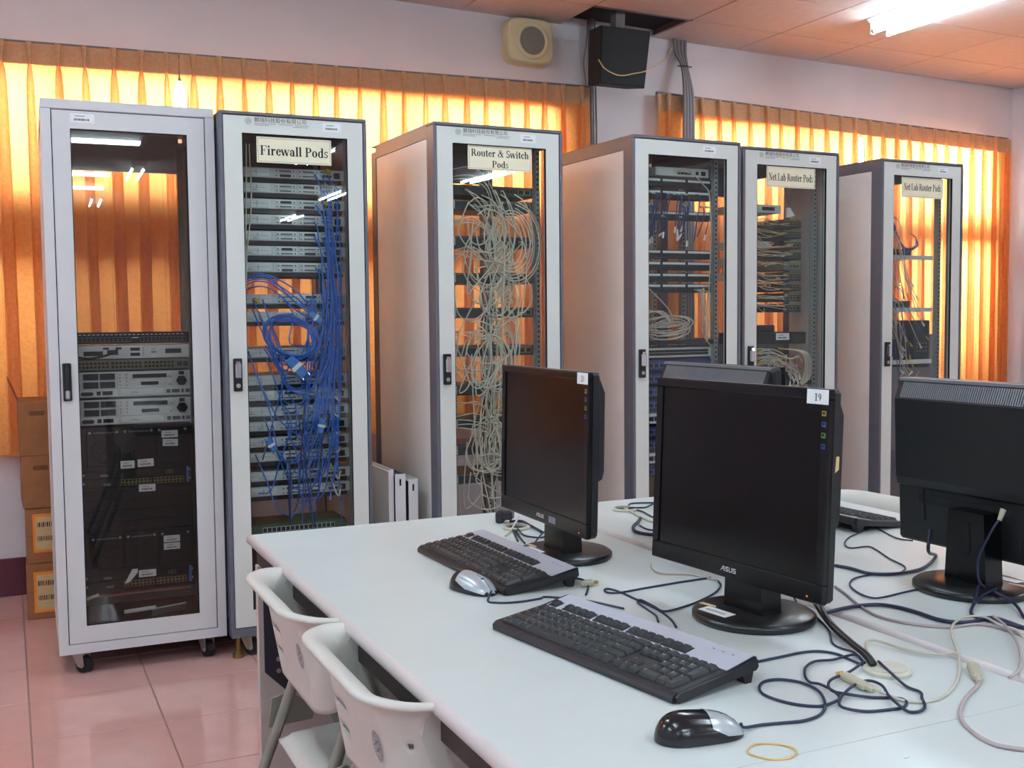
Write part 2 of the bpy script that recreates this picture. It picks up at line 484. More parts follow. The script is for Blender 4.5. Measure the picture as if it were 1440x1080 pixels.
# floor: slab plus tiles
fl = struct(MB().box(XL-.2, YF-.2, -.12, XR+.2, 6.2, -.003).build('floor', 'grout'))
TS = .41; TX, TY = .03, 3.74
tm = MB().rbox(.0022, .0022, -.003, TS-.0022, TS-.0022, .0, .0012).mesh('tile', 'floor_tile')
for i in range(-4, 7):
    for j in range(-3, 5):
        link('tile', tm, fl, (TX+i*TS, TY+j*TS, 0))
rest = MB()
for i in range(-8, 17):
    for j in range(-36, 6):
        if not (-4 <= i < 7 and -3 <= j < 5):
            x, y = TX+i*TS, TY+j*TS
            rest.box(x+.0022, y+.0022, -.003, x+TS-.0022, y+TS-.0022, 0)
o = rest.build('tile_field', 'floor_tile', fl, fixn=False); o['kind'] = 'stuff'

# window wall with two openings (in the wall's own frame)
W1 = (-1.6, 3.02); W2 = (3.92, 6.66); ZS, ZT = .93, 2.61
wb = MB()
TH = .20
for x0, x1, z0, z1 in ((XL-.3, W1[0], 0, 3.4), (W1[1], W2[0], 0, 3.4), (W2[1], 7.15, 0, 3.4),
                       (W1[0], W1[1], 0, ZS), (W1[0], W1[1], ZT, 3.4), (W2[0], W2[1], 0, ZS), (W2[0], W2[1], ZT, 3.4)):
    wb.box(x0, 0, z0, x1, TH, z1)
struct(wb.build('wall_back', 'wall', None, loc=WO, rot=(0, 0, WA)))
struct(MB().box(XR, YF, 0, XR+.15, 6.2, 3.4).build('wall_right', 'wall'))
struct(MB().box(XL-.15, YF, 0, XL, 6.2, 3.4).build('wall_left', 'wall_plain'))
struct(MB().box(XL-.15, YF-.15, 0, XR+.15, YF, 3.4).build('wall_front', 'wall_plain'))
struct(MB().rbox(XL, -.018, 0, 6.90, .0, .185, .003).build('baseboard_back', 'skirting', None, loc=WO, rot=(0, 0, WA)))
struct(MB().rbox(XR-.018, YF, 0, XR, 5.9, .185, .003).build('baseboard_right', 'skirting'))
struct(MB().rbox(XL, YF, 0, XL+.018, 5.7, .185, .003).build('baseboard_left', 'skirting'))

def window(name, x0, x1, splits):
    w = struct(empty(name, WO, WA))
    f = MB()
    f.box(x0, .005, ZS, x1, .06, ZS+.06); f.box(x0, .005, ZT-.05, x1, .06, ZT)
    for x in (x0, x1-.05): f.box(x, .005, ZS+.06, x+.05, .06, ZT-.05)
    f.build('window_frame', 'sash', w)
    MB().box(x0+.05, .005, 1.84, x1-.05, .06, 2.05).build('transom', 'sash', w)
    n = splits
    for k in range(n):
        a = x0+.05+(x1-x0-.1)*k/n; b = x0+.05+(x1-x0-.1)*(k+1)/n
        if k: MB().box(a-.022, .01, ZS+.06, a+.022, .055, 1.84).build('mullion', 'sash', w); MB().box(a-.022, .01, 2.05, a+.022, .055, ZT-.05).build('mullion', 'sash', w)
        MB().box(a+.024, .030, ZS+.06, b-.024, .034, 1.84).build('pane', 'window_glass', w)
        MB().box(a+.024, .030, 2.05, b-.024, .034, ZT-.05).build('pane', 'window_glass', w)
window('window_1', W1[0], W1[1], 5)
window('window_2', W2[0], W2[1], 3)
# unseen wall added outdoors to dim the lower part of the curtains
struct(MB().box(-4.5, .52, -.5, 6.05, .66, 2.42).box(6.05, .52, -.5, 9.5, .66, 1.6).build('wall_added_shade', 'outside_bounce', None, loc=WO, rot=(0, 0, WA)))
struct(MB().box(-6, .2, -.2, 10, 6, -.1).build('floor_outside', 'outside_bounce', None, loc=WO, rot=(0, 0, WA)))

# ceiling: dark grid and panels
ce = struct(MB().box(XL-.3, YF-.2, .016, 2.45, 6.3, .06).box(4.35, YF-.2, .016, XR+.3, 6.3, .06).box(2.45, YF-.2, .016, 4.35, 5.46, .06).box(3.72, 5.46, .016, 4.35, 6.3, .06).box(2.45, 5.46, .016, 3.02, 6.3, .06)
            .build('ceiling', 'ceil_grid', None, loc=(0, 0, ZC0), rot=(0, ZSL, 0)))
CX0, CXP = 2.42, .645; CY0, CYP = 5.46, .585
pm = MB().rbox(.004, .004, 0, CXP-.004, CYP-.004, .014, .002).mesh('panel', 'ceil_panel')
prest = MB()
for i in range(-9, 7):
    for j in range(-29, 0):
        x = CX0+i*CXP; y = CY0+j*CYP
        if i >= -2 and j >= -4: link('panel', pm, ce, (x, y, 0))
        else: prest.box(x+.004, y+.004, 0, x+CXP-.004, y+CYP-.004, .014)
o = prest.build('panel_field', 'ceil_panel', ce, fixn=False); o['kind'] = 'stuff'
pn = MB().rbox(.004, .004, 0, CXP-.004, .46, .014, .002).mesh('edge_panel', 'ceil_panel')
for i in range(-9, 7):
    if i != 1: link('edge_panel', pn, ce, (CX0+i*CXP, CY0, 0))
# the open bay where the cables go up: dark void over it
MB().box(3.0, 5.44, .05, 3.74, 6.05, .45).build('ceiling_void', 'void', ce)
MB().box(3.06, 5.40+.06, -.003, 3.72, 5.475, .03).build('bay_rim', 'conduit', ce)

# ------------------------------------------------------------------ curtains
def curtain(label, x0, x1, z0, z1, zb, npl, y=-.085, seed=1, gl=0.0, gr=0.0):
    rnd = random.Random(seed)
    w = x1-x0; s = w/npl
    cen = [x0+s*(k+.5)+rnd.uniform(-.06, .06)*s for k in range(npl)]
    wid = [rnd.uniform(.85, 1.2) for _ in cen]; dr = [rnd.uniform(-.12, .12)*s for _ in cen]; dep = [rnd.uniform(.8, 1.2) for _ in cen]
    levels = [(0, .11, .8), (.035, .09, .8), (.075, .045, .75), (.10, .05, .8), (.14, .11, .9), (.22, .145, .95), (.36, .165, 1), (.6, .18, 1.05), (.9, .19, 1.1), (1.2, .2, 1.15), (1.5, .21, 1.15), (1.75, .22, 1.2), (9, .22, 1.2)]
    def row(d, hw, df, yo=0.0):
        pts = []
        for k, c in enumerate(cen):
            f = min(1, d/1.6); cc = c+dr[k]*f
            h = hw*s*wid[k]; D = .042*df*dep[k]; nk = max(.022, hw*.42)*s
            gap = min(1, max(0, (d-.10)/.16))
            lo = (cen[k-1]+dr[k-1]*f + cc)/2 if k else x0+gl*gap
            wob = .004*math.sin(3.1*k+seed)*min(1, d/.5)
            zt = lambda x: z0+(z1-z0)*(x-x0)/w
            prof = [(lo, wob), (cc-(cc-lo)*.62, wob*.8), (cc-nk-.18*s, -.002), (cc-nk, -.006), (cc-h, -D*.5), (cc-h*.72, -D*.95), (cc-h*.08, -D*.86), (cc+h*.08, -D*.86), (cc+h*.72, -D*.95), (cc+h, -D*.5), (cc+nk, -.006), (cc+nk+.18*s, -.002)]
            for px, py in prof: pts.append((px, y+py+yo, max(zb, zt(px)-d)))
        pts.append((x1-gr*gap, y, max(zb, z1-d)))
        return pts
    root = empty('curtain', WO, WA); tag(root, label, 'curtain', 'orange pleated curtains')
    cm = MB().grid([row(*l) for l in levels]); nh = 3*(len(row(*levels[0]))-1)
    cm.m[:nh] = [1]*nh                     # the stiffened heading lets less light through
    cm.build('cloth', ['curtain_cloth', 'curtain_band'], root, smooth=False, fixn=False)
    MB().grid([row(*l, .004) for l in ((.002, .11, .8), (.035, .09, .8), (.075, .045, .75), (.10, .05, .8))]).build('heading_band', 'curtain_band', root, smooth=False, fixn=False)
    return root
curtain('leftmost orange curtain, hanging behind the white rack and the cardboard boxes', -1.55, .834, 2.635, 2.672, .70, 19, seed=3, gr=.034)
curtain('wide orange curtain hanging behind the Firewall Pods and Router & Switch Pods racks', .838, 3.215, 2.674, 2.70, .70, 19, seed=5, gl=.034)
curtain('orange curtain right of the black hanging loudspeaker, behind the two joined racks', 3.70, 5.338, 2.705, 2.660, .70, 13, seed=8, gr=.036)
curtain('rightmost orange curtain, ending beside the room corner', 5.342, 6.81, 2.657, 2.612, .70, 12, seed=11, gl=.036)
def rail(x0, x1, z0, z1, label):
    t = empty('curtain_rail', WO, WA); tag(t, label, 'curtain rail')
    a = math.atan2(z1-z0, x1-x0)
    MB().rbox(0, -.072, -.026, x1-x0, -.052, -.008, .003).build('track', 'conduit', t, loc=(x0, 0, z0+.022), rot=(0, -a, 0))
    for k in range(4):
        x = x0+(x1-x0)*(.04+.306*k); MB().box(x-.01, -.05, -.03, x+.01, 0, -.018).build('bracket', 'conduit', t, loc=(0, 0, z0+(z1-z0)*(x-x0)/(x1-x0)+.022))
rail(-1.6, 3.22, 2.637, 2.703, 'long thin curtain track above the left pair of curtains')
rail(3.70, 6.80, 2.708, 2.614, 'thin curtain track above the right pair of curtains')

# ------------------------------------------------------------------ fluorescent lamps
def ceil_z(x): return ZC0 - ZSL*x
def lamp(x, y, along, label, L=1.24):
    t = empty('fluorescent_lamp', (x, y, ceil_z(x)-.002), 0 if along == 'y' else math.pi/2)
    tag(t, label, 'lamp', 'fluorescent ceiling lamps')
    h = MB(); h.prism([(-.10, -.001), (.10, -.001), (.045, -.05), (-.045, -.05)], -L/2, L/2, 'y')
    h.build('housing', 'fixture_white', t)
    for sx in (-.062, .062):
        tb = MB().cyl((sx, -L/2+.035, -.068), (sx, L/2-.035, -.068), .0145, n=14).build('tube', 'tube_glow', t, smooth=False)
        e = MB()
        for sy in (-1, 1):
            e.cyl((sx, sy*(L/2-.035), -.068), (sx, sy*(L/2-.015), -.068), .015, n=12)
        e.build('end_cap', 'steel', tb)
        for sy in (-1, 1):
            MB().rbox(sx-.017, sy*(L/2-.012)-.006, -.088, sx+.017, sy*(L/2-.012)+.006, -.02, .003).build('socket', 'fixture_white', t)
    return t
lamp(4.69, 4.36, 'y', 'lit twin-tube fluorescent lamp at the top right, below the ceiling panels')
for k, (x, y, a) in enumerate(((2.2, 2.9, 'y'), (-.4, 2.9, 'y'), (4.69, 1.2, 'y'), (2.2, .1, 'y'), (-.4, .1, 'y'), (5.6, -3.0, 'y'), (.45, -2.55, 'x'), (2.9, -2.6, 'y'), (4.0, -5.9, 'y'), (.3, -5.15, 'x'), (1.15, -4.8, 'y'), (4.2, -9.3, 'y'), (.85, -8.3, 'y'), (.3, -6.6, 'x'), (-1.9, -4, 'y'), (-2.3, 3.4, 'y'), (-2.3, .3, 'y'))):  # unseen lamps: some placed from door reflections, the others added to brighten the room
    lamp(x, y, a, 'unseen twin-tube fluorescent ceiling lamp, of a set partly added for brightness')

# ================================================================== RACKS
RK = [dict(x=.1414, y=4.372, r=-.9, w=.617, H=2.1546), dict(x=.7679, y=4.305, r=-.29, w=.5844, H=2.1438), dict(x=1.6149, y=4.2316, r=1.7638, w=.6037, H=2.1438),
      dict(x=2.5464, y=4.2072, r=1.7272, w=.6003, H=2.1438), dict(x=3.2164, y=4.3019, r=1.1921, w=.5971, H=2.1438), dict(x=4.1507, y=4.3731, r=1.7567, w=.5931, H=2.1438)]
ZB = .085; DEP = .76
def in_rack(i, lx, ly, lz):
    r = RK[i]; a = math.radians(r['r'])
    return (r['x']+lx*math.cos(a)-ly*math.sin(a), r['y']+lx*math.sin(a)+ly*math.cos(a), lz)
def rack_rz(i): return math.radians(RK[i]['r'])
def rthing(name, i, lx, ly, lz, label, cat, group=None):
    return tag(empty(name, in_rack(i, lx, ly, lz), rack_rz(i)), label, cat, group)

_rails = {}
def rail_mesh(zt, holes=True):
    k = (round(zt, 2), holes)
    if k not in _rails:
        m = MB(); z0 = ZB+.10
        m.box(0, 0, z0, .022, .003, zt); m.box(0, 0, z0, .003, .03, zt)
        z = z0+.02
        while holes and z < zt-.02:
            m.box(.0075, -.0006, z, .0155, 0, z+.009, 1); z += .0222
        _rails[k] = m.mesh('mounting_rail', ['galvanized', 'hole'])
    return _rails[k]
def casters(root, w, dep, feet=True):
    for cx, cy in ((.075, .06), (w-.075, .06), (.075, dep-.06), (w-.075, dep-.06)):
        R = Matrix.Translation((cx, cy, 0)) @ Matrix.Rotation(.75 if cx < w/2 else .35, 4, 'Z')
        c = MB(); c.M = R; c.box(-.03, -.03, ZB-.006, .03, .03, ZB)
        for sx in (-.019, .019):
            c.prism([(-.028, ZB-.006), (.028, ZB-.006), (-.004, .024), (-.024, .02), (-.034, .03)], sx-.0015, sx+.0015, 'x')
        c.cyl((-.024, -.02, .031), (.024, -.02, .031), .006, n=8)
        p = c.build('caster', 'steel', root)
        wm = MB(); wm.M = R; wm.cyl((-.015, -.02, .031), (.015, -.02, .031), .031, n=18); wm.build('wheel', 'rubber', p)
    if feet:
        for cx, cy in ((.028, .03), (w-.028, .03), (.028, dep-.03), (w-.028, dep-.03)):
            MB().lathe([(.009, ZB), (.009, .03), (.014, .028), (.014, .019), (.02, .017), (.022, .0)], 12, (cx, cy, 0)).build('leveling_foot', 'brass', root)
def handle(door, x, z0, z1, y, wd=.033, style=0):
    p = MB().rbox(x, y-.014, z0, x+wd, y, z1, .003).build('handle_plate', 'handle_black', door)
    # sub-parts live beside the plate on the door (third level)
    h = z1-z0
    if style == 0:
        MB().rbox(x+.005, y-.030, z0+.40*h, x+wd-.005, y-.013, z0+.86*h, .004).build('lever', 'chrome', door)
        MB().rbox(x+.008, y-.027, z0+.62*h, x+wd-.008, y-.012, z0+.92*h, .003).build('lever_hinge', 'chrome', door)
        MB().cyl((x+wd/2, y-.017, z0+.17*h), (x+wd/2, y-.013, z0+.17*h), .0085, n=14).build('lock', 'steel', door)
    else:
        MB().rbox(x+.006, y-.020, z0+.30*h, x+wd-.006, y-.013, z0+.95*h, .003).build('lever', 'handle_black', door)
        MB().rbox(x+.007, y-.020, z0+.04*h, x+wd-.007, y-.013, z0+.28*h, .004).build('lock', 'steel', door)
def sticker(root, x, z, w, h, y, name='asset_sticker', lines=True, tilt=0.0):
    m = MB(); m.M = Matrix.Translation((x+w/2, y, z+h/2)) @ Matrix.Rotation(tilt, 4, 'Y')
    m.rbox(-w/2, -.0008, -h/2, w/2, 0, h/2, .0003, 0)
    if lines:
        k = -w*.34
        rnd = random.Random(int(x*1000+z*77))
        while k < w*.28:
            b = rnd.choice((.0012, .0018, .0026)) * (w/.06)
            m.box(k, -.0011, -h*.28, k+b, -.0008, -h*.05, 1); k += b+.0013*(w/.06)
        m.box(-w*.3, -.0011, h*.18, w*.1, -.0008, h*.26, 2)
    return m.build(name, ['paper', 'ink', 'ink_grey'], root, fixn=False)
def company_print(root, x, z, w, y):
    m = MB(); r = w*.048
    for k in range(20):
        a, b = 2*math.pi*k/20, 2*math.pi*(k+.72)/20
        m._add([(x+r*math.cos(a), y, z+r*math.sin(a)), (x+r*math.cos(b), y, z+r*math.sin(b)), (x+r*.82*math.cos(b), y, z+r*.82*math.sin(b)), (x+r*.82*math.cos(a), y, z+r*.82*math.sin(a))], [(0,1,2,3)], 0)
    for k in range(5):
        a = math.pi/2+2*math.pi*k/5; b = a+4*math.pi/5
        p = Vector((x+r*.75*math.cos(a), y, z+r*.75*math.sin(a))); q = Vector((x+r*.75*math.cos(b), y, z+r*.75*math.sin(b)))
        n = Vector((-(q-p).z, 0, (q-p).x)).normalized()*.0006
        m._add([tuple(p+n), tuple(q+n), tuple(q-n), tuple(p-n)], [(0,1,2,3)], 0)
    text_mb(m, '麟瑞科技股份有限公司', x+w*.085, z+w*.022, w*.078, y, 1)
    for zz, segs in ((-.026, ((.085, .40), (.45, .66), (.69, .90))), (-.050, ((.085, .30), (.66, .88)))):
        for a, b in segs:
            k = a
            while k < b:
                e = .006+.008*random.random(); m.box(x+w*k, y, z+w*zz-.0013, x+w*min(b, k+e), y+.0002, z+w*zz+.0013, 0); k += e+.004
    m.build('company_print', ['ink_grey', 'ink'], root, fixn=False)
def sign(root, x0, x1, z0, z1, y, lines):
    s = MB().rbox(x0, y-.0015, z0, x1, y, z1, .0006).build('sign_card', 'paper_cream', root)
    b = MB(); e = .005; t = .0012; yy = y-.0018
    for a in ((x0+e, z0+e, x1-e, z0+e+t), (x0+e, z1-e-t, x1-e, z1-e), (x0+e, z0+e, x0+e+t, z1-e), (x1-e-t, z0+e, x1-e, z1-e)):
        b.box(a[0], yy, a[1], a[2], yy+.0003, a[3])
    b.build('sign_border', 'ink_grey', s)
    m = MB()
    for txt, wd, zc, ch in lines:
        serif_mb(m, txt, (x0+x1)/2, zc-ch*.5, width=wd, h=ch, y=yy-.0002)
    m.build('lettering', 'ink', s, fixn=False)

def rack(i, label, sgn=None, logo=True, stick=None, dark=False, left_side=True):
    r = RK[i]; w, H = r['w'], r['H']
    t = rthing('server_rack', i, 0, 0, 0, label, 'server rack', 'equipment racks')
    old = (i == 0)
    body = 'rack_white' if old else 'rack_grey'
    bd = .034 if old else .0125
    for sx in (0, 1):
        p = MB()
        X = (lambda v: v) if sx == 0 else (lambda v: w-v)
        p.box(X(0), 0, ZB, X(bd), .075, H-(.036 if old else .0135)); p.box(X(bd), .034, ZB, X(bd+.028), .075, H-.03)
        p.build('front_post', body, t)
        MB().box(X(0), DEP-.06, ZB, X(.045), DEP, H-.03).build('rear_post', body, t)
        sp = MB().rbox(X(.003), .0755, ZB+.055, X(.009), DEP-.061, H-.0605, .001) if sx == 0 else MB().rbox(w-.009, .0755, ZB+.055, w-.003, DEP-.061, H-.0605, .001)
        if sx == 1 and i in (2, 3, 5): sp = None          # the removed panels stand loose between the racks
        if sx == 0 and i == 4: sp = None
        if sx == 1 and i == 4: sp = MB().rbox(w-.009, .0755, ZB+.055, w-.003, .36, H-.0605, .001)
        if sp: sp.build('side_panel', 'rack_white' if old else 'rack_side', t)
        MB().box(X(0), .0755, H-.0595, X(.03), DEP-.061, H-.004).build('top_rail', body, t)
        MB().box(X(0), .0755, ZB, X(.03), DEP-.061, ZB+.054).build('bottom_rail', body, t)
    tz = .036 if old else .0135
    MB().rbox(0, 0, H-tz, w, .075, H, .003).build('front_lintel', body, t)
    MB().rbox(.001, .076, H-.004, w-.001, DEP, H, .001).build('roof', body, t)
    MB().box(.046, DEP-.06, 1.99, w-.046, DEP-.03, H-.005).build('rear_lintel', body, t)
    MB().box(bd, .0 if old else .001, ZB, w-bd, .06, ZB+.036).build('front_sill', body, t)
    MB().box(.03, .061, ZB, w-.03, DEP-.061, ZB+.006).build('floor_plate', 'rack_dark', t)
    MB().box(.046, DEP-.06, ZB, w-.046, DEP-.03, ZB+.04).build('rear_sill', body, t)
    # door
    d0, d1 = bd+.0035, w-bd-.0035; e0, e1 = ZB+.039, H-tz-.0035
    g0, g1 = (.099, .515) if old else (.086, w-.079)
    h0, h1 = (.188, 2.050) if old else (.191, 2.062)
    yf = .003
    d = MB()
    d.box(d0, yf, e0, g0, .026, e1); d.box(g1, yf, e0, d1, .026, e1); d.box(g0, yf, e0, g1, .026, h0); d.box(g0, yf, h1, g1, .026, e1)
    door = d.build('door', 'rack_white' if old else 'rack_cream', t)
    MB().box(g0+.001, .011, h0+.001, g1-.001, .015, h1-.001).build('door_glass', 'rack_glass_dark' if dark else 'rack_glass', door)
    k = MB()
    for a in ((g0-.001, h0-.001, g0+.003, h1), (g1-.003, h0-.001, g1+.001, h1), (g0, h0-.001, g1, h0+.003), (g0, h1-.003, g1, h1+.001)):
        k.box(a[0], yf+.0005, a[1], a[2], yf+.010, a[3])
    k.build('glass_gasket', 'gap_black', door)
    if old: handle(door, .045, 1.045, 1.185, yf, .030, 1)
    else: handle(door, .030, 1.062, 1.190, yf, .034, 0)
    # dark seam round the door
    sm = MB()
    for a in ((bd, e0, bd+.0033, e1), (w-bd-.0033, e0, w-bd, e1), (bd, e1, w-bd, e1+.0033), (bd, e0-.003, w-bd, e0)):
        sm.box(a[0], .012, a[1], a[2], .02, a[3])
    sm.build('door_seam', 'gap_black', t)
    # mounting rails
    rm = rail_mesh(H-.07, i >= 2)
    rx = .044 if i < 2 else .066
    for x, y in ((rx, .088), (w-rx-.022, .088), (rx, .60), (w-rx-.022, .60)):
        link('mounting_rail', rm, t, (x, y, 0))
    casters(t, w, DEP, not old)
    if logo: company_print(t, .112, 2.108, .265, yf-.0006)
    if stick: sticker(t, *stick, yf-.0002)
    if sgn: sign(t, *sgn[:4], .0105, sgn[4])
    return t

rack(0, 'old all-white rack with a dark glass door, leftmost and without a paper sign', logo=False, stick=(.100, 2.072, .085, .034), dark=True)
rack(1, 'grey framed rack whose glass door carries the sign Firewall Pods', (.143, .440, 1.952, 2.052, [('Firewall Pods', .272, 2.000, .037)]), stick=(.405, 2.085, .075, .034))
rack(2, 'grey framed rack whose glass door carries the sign Router & Switch Pods', (.158, .458, 1.959, 2.059, [('Router & Switch', .272, 2.029, .030), ('Pods', .078, 1.984, .028)]), stick=(.402, 2.082, .075, .034))
rack(3, 'grey framed rack full of patch panels, left of the two joined racks', logo=False, stick=(.382, 2.082, .075, .034))
rack(4, 'rack with the sign Net Lab Router Pods joined to the patch panel rack', (.148, .450, 1.958, 2.064, [('Net Lab Router Pods', .275, 2.008, .036)]), stick=(.405, 2.080, .075, .034))
rack(5, 'rightmost rack with the sign Net Lab Router Pods, standing alone', (.147, .451, 1.950, 2.056, [('Net Lab Router Pods', .272, 2.006, .036)]), stick=(.405, 2.085, .075, .030))

# ================================================================== EQUIPMENT IN THE RACKS
def ports(m, x0, x1, z0, z1, n, rows=1, y=-.0012, mi=1, frame=None, gap=.22):
    pw = (x1-x0)/n; ph = (z1-z0)/rows
    for r in range(rows):
        for k in range(n):
            a = x0+pw*(k+gap/2); b = x0+pw*(k+1-gap/2); c = z0+ph*(r+.14); d = z0+ph*(r+.86)
            if frame is not None: m.box(a-pw*.08, y, c-ph*.08, b+pw*.08, 0, d+ph*.08, frame)
            m.box(a, y-(.0006 if frame is not None else 0), c, b, 0, d, mi)
def ears(root, w, h, mname):
    for x in (-.022, w):
        MB().box(x, 0, 0, x+.022, .003, h).build('mounting_ear', mname, root)

# ---- white rack
def patch24(i, x, z, w, h, label):
    t = rthing('patch_panel', i, x, .10, z, label, 'patch panel')
    MB().box(0, 0, 0, w, .12, h).build('chassis', 'black_metal', t)
    m = MB(); ports(m, .012, w*.48, h*.12, h*.62, 12, 1, frame=0); ports(m, w*.56, w-.012, h*.12, h*.62, 12, 1, frame=0)
    m.build('port_row', ['grey_green', 'port_dark'], t, fixn=False)
    m = MB()
    for k in range(24): m.box(.014+k*(w-.03)/24, -.001, h*.76, .024+k*(w-.03)/24, 0, h*.84)
    m.build('number_strip', 'silver_plate', t, fixn=False)
    MB().box(w*.49, -.0012, h*.48, w*.55, 0, h*.56).build('name_plate', 'paper', t)
    return t
patch24(0, .094, 1.252, .422, .044, 'black 24-port patch panel, topmost device in the white rack')
t = rthing('router', 0, .094, .10, 1.194, 'pale silver router with a black cable loop just below the black patch panel', 'router')
MB().rbox(0, 0, 0, .422, .26, .051, .002).build('chassis', 'silver_white', t)
m = MB()
for a in ((.03, .012, .10, .030), (.115, .015, .155, .034), (.20, .030, .235, .042), (.20, .010, .235, .022), (.33, .018, .39, .036), (.10, .036, .122, .044), (.15, .036, .168, .044)):
    m.box(a[0], -.0015, a[1], a[2], 0, a[3])
m.build('port_block', 'slot_dark', t, fixn=False)
m = MB()
for k in range(4): m.cyl((.248, -.001, .012+k*.009), (.248, 0, .012+k*.009), .0022, n=8)
m.build('screw', 'rubber', t)
MB().tube(catmull([(.01, -.006, .008), (.05, -.02, .004), (.10, -.022, .012), (.14, -.02, .026), (.152, -.018, .044)], 6), .0045, 7).build('power_lead', 'cable_black', t, smooth=True)
sticker(t, .272, .014, .03, .03, -.0002, 'rating_label')
t = rthing('network_switch', 0, .094, .10, 1.150, 'grey 48-port switch between the pale router and the modular routers', 'network switch')
MB().rbox(0, 0, 0, .422, .24, .041, .002).build('chassis', 'grey_green', t)
for k in range(3):
    m = MB(); x0 = .006+k*.121; ports(m, x0, x0+.115, .006, .034, 8, 2, frame=0); m.build('port_block', ['port_gold', 'port_dark'], t, fixn=False)
m = MB(); ports(m, .372, .416, .008, .032, 2, 1); m.build('uplink_port', ['slot_dark', 'port_dark'], t, fixn=False)
def modular(z, label):
    t = rthing('modular_router', 0, .094, .10, z, label, 'router', 'modular routers in the white rack')
    h = .098
    MB().rbox(0, 0, 0, .422, .3, h, .002).build('chassis', 'silver_plate', t)
    for k, (x, zz) in enumerate(((.025, .068), (.085, .068), (.025, .036), (.085, .036))):
        MB().rbox(x, -.004, zz, x+.055, 0, zz+.024, .0015).build('module_cover', 'slot_dark', t)
    MB().rbox(.15, -.002, .034, .352, 0, .094, .001).build('card_plate', 'silver_white', t)
    for a in ((.205, .072, .332, .087), (.235, .044, .30, .057)):
        MB().box(a[0], -.005, a[1], a[2], -.002, a[3]).build('card_slot', 'slot_dark', t)
    m = MB()
    for x in (.158, .182):
        for zz in (.046, .060, .074, .086): m.cyl((x, -.004, zz), (x, -.002, zz), .0035, n=8)
    for zz in (.044, .076): m.cyl((.344, -.004, zz), (.344, -.002, zz), .004, n=8)
    m.build('screw', 'steel', t)
    MB().prism([(.388+.021*math.cos(k*math.pi/3), .057+.021*math.sin(k*math.pi/3)) for k in range(6)], -.006, 0, 'y').build('power_inlet', 'rubber', t)
    MB().box(.378, -.003, .081, .398, 0, .094).build('power_switch', 'rubber', t)
    MB().rbox(.0, -.002, .003, .148, 0, .029, .001).build('console_plate', 'silver_white', t)
    MB().prism([(.02, .008), (.056, .008), (.062, .016), (.056, .022), (.02, .022), (.014, .016)], -.005, -.001, 'y').build('serial_port', 'slot_dark', t)
    m = MB(); m.box(.072, -.0035, .009, .087, -.001, .024); m.box(.093, -.0035, .009, .13, -.001, .024); m.build('console_port', 'port_dark', t, fixn=False)
    MB().rbox(.158, -.003, .006, .318, 0, .030, .001).build('blank_plate', 'silver_white', t)
    sticker(t, .188, .012, .045, .012, -.0032, 'barcode_label')
    m = MB()
    for a in ((.330, .344), (.350, .380), (.386, .396), (.402, .418)): m.box(a[0], -.003, .010, a[1], 0, .024)
    m.build('network_port', 'slot_dark', t, fixn=False)
modular(1.046, 'upper of the two silver modular routers in the white rack')
modular(.939, 'lower of the two silver modular routers in the white rack')
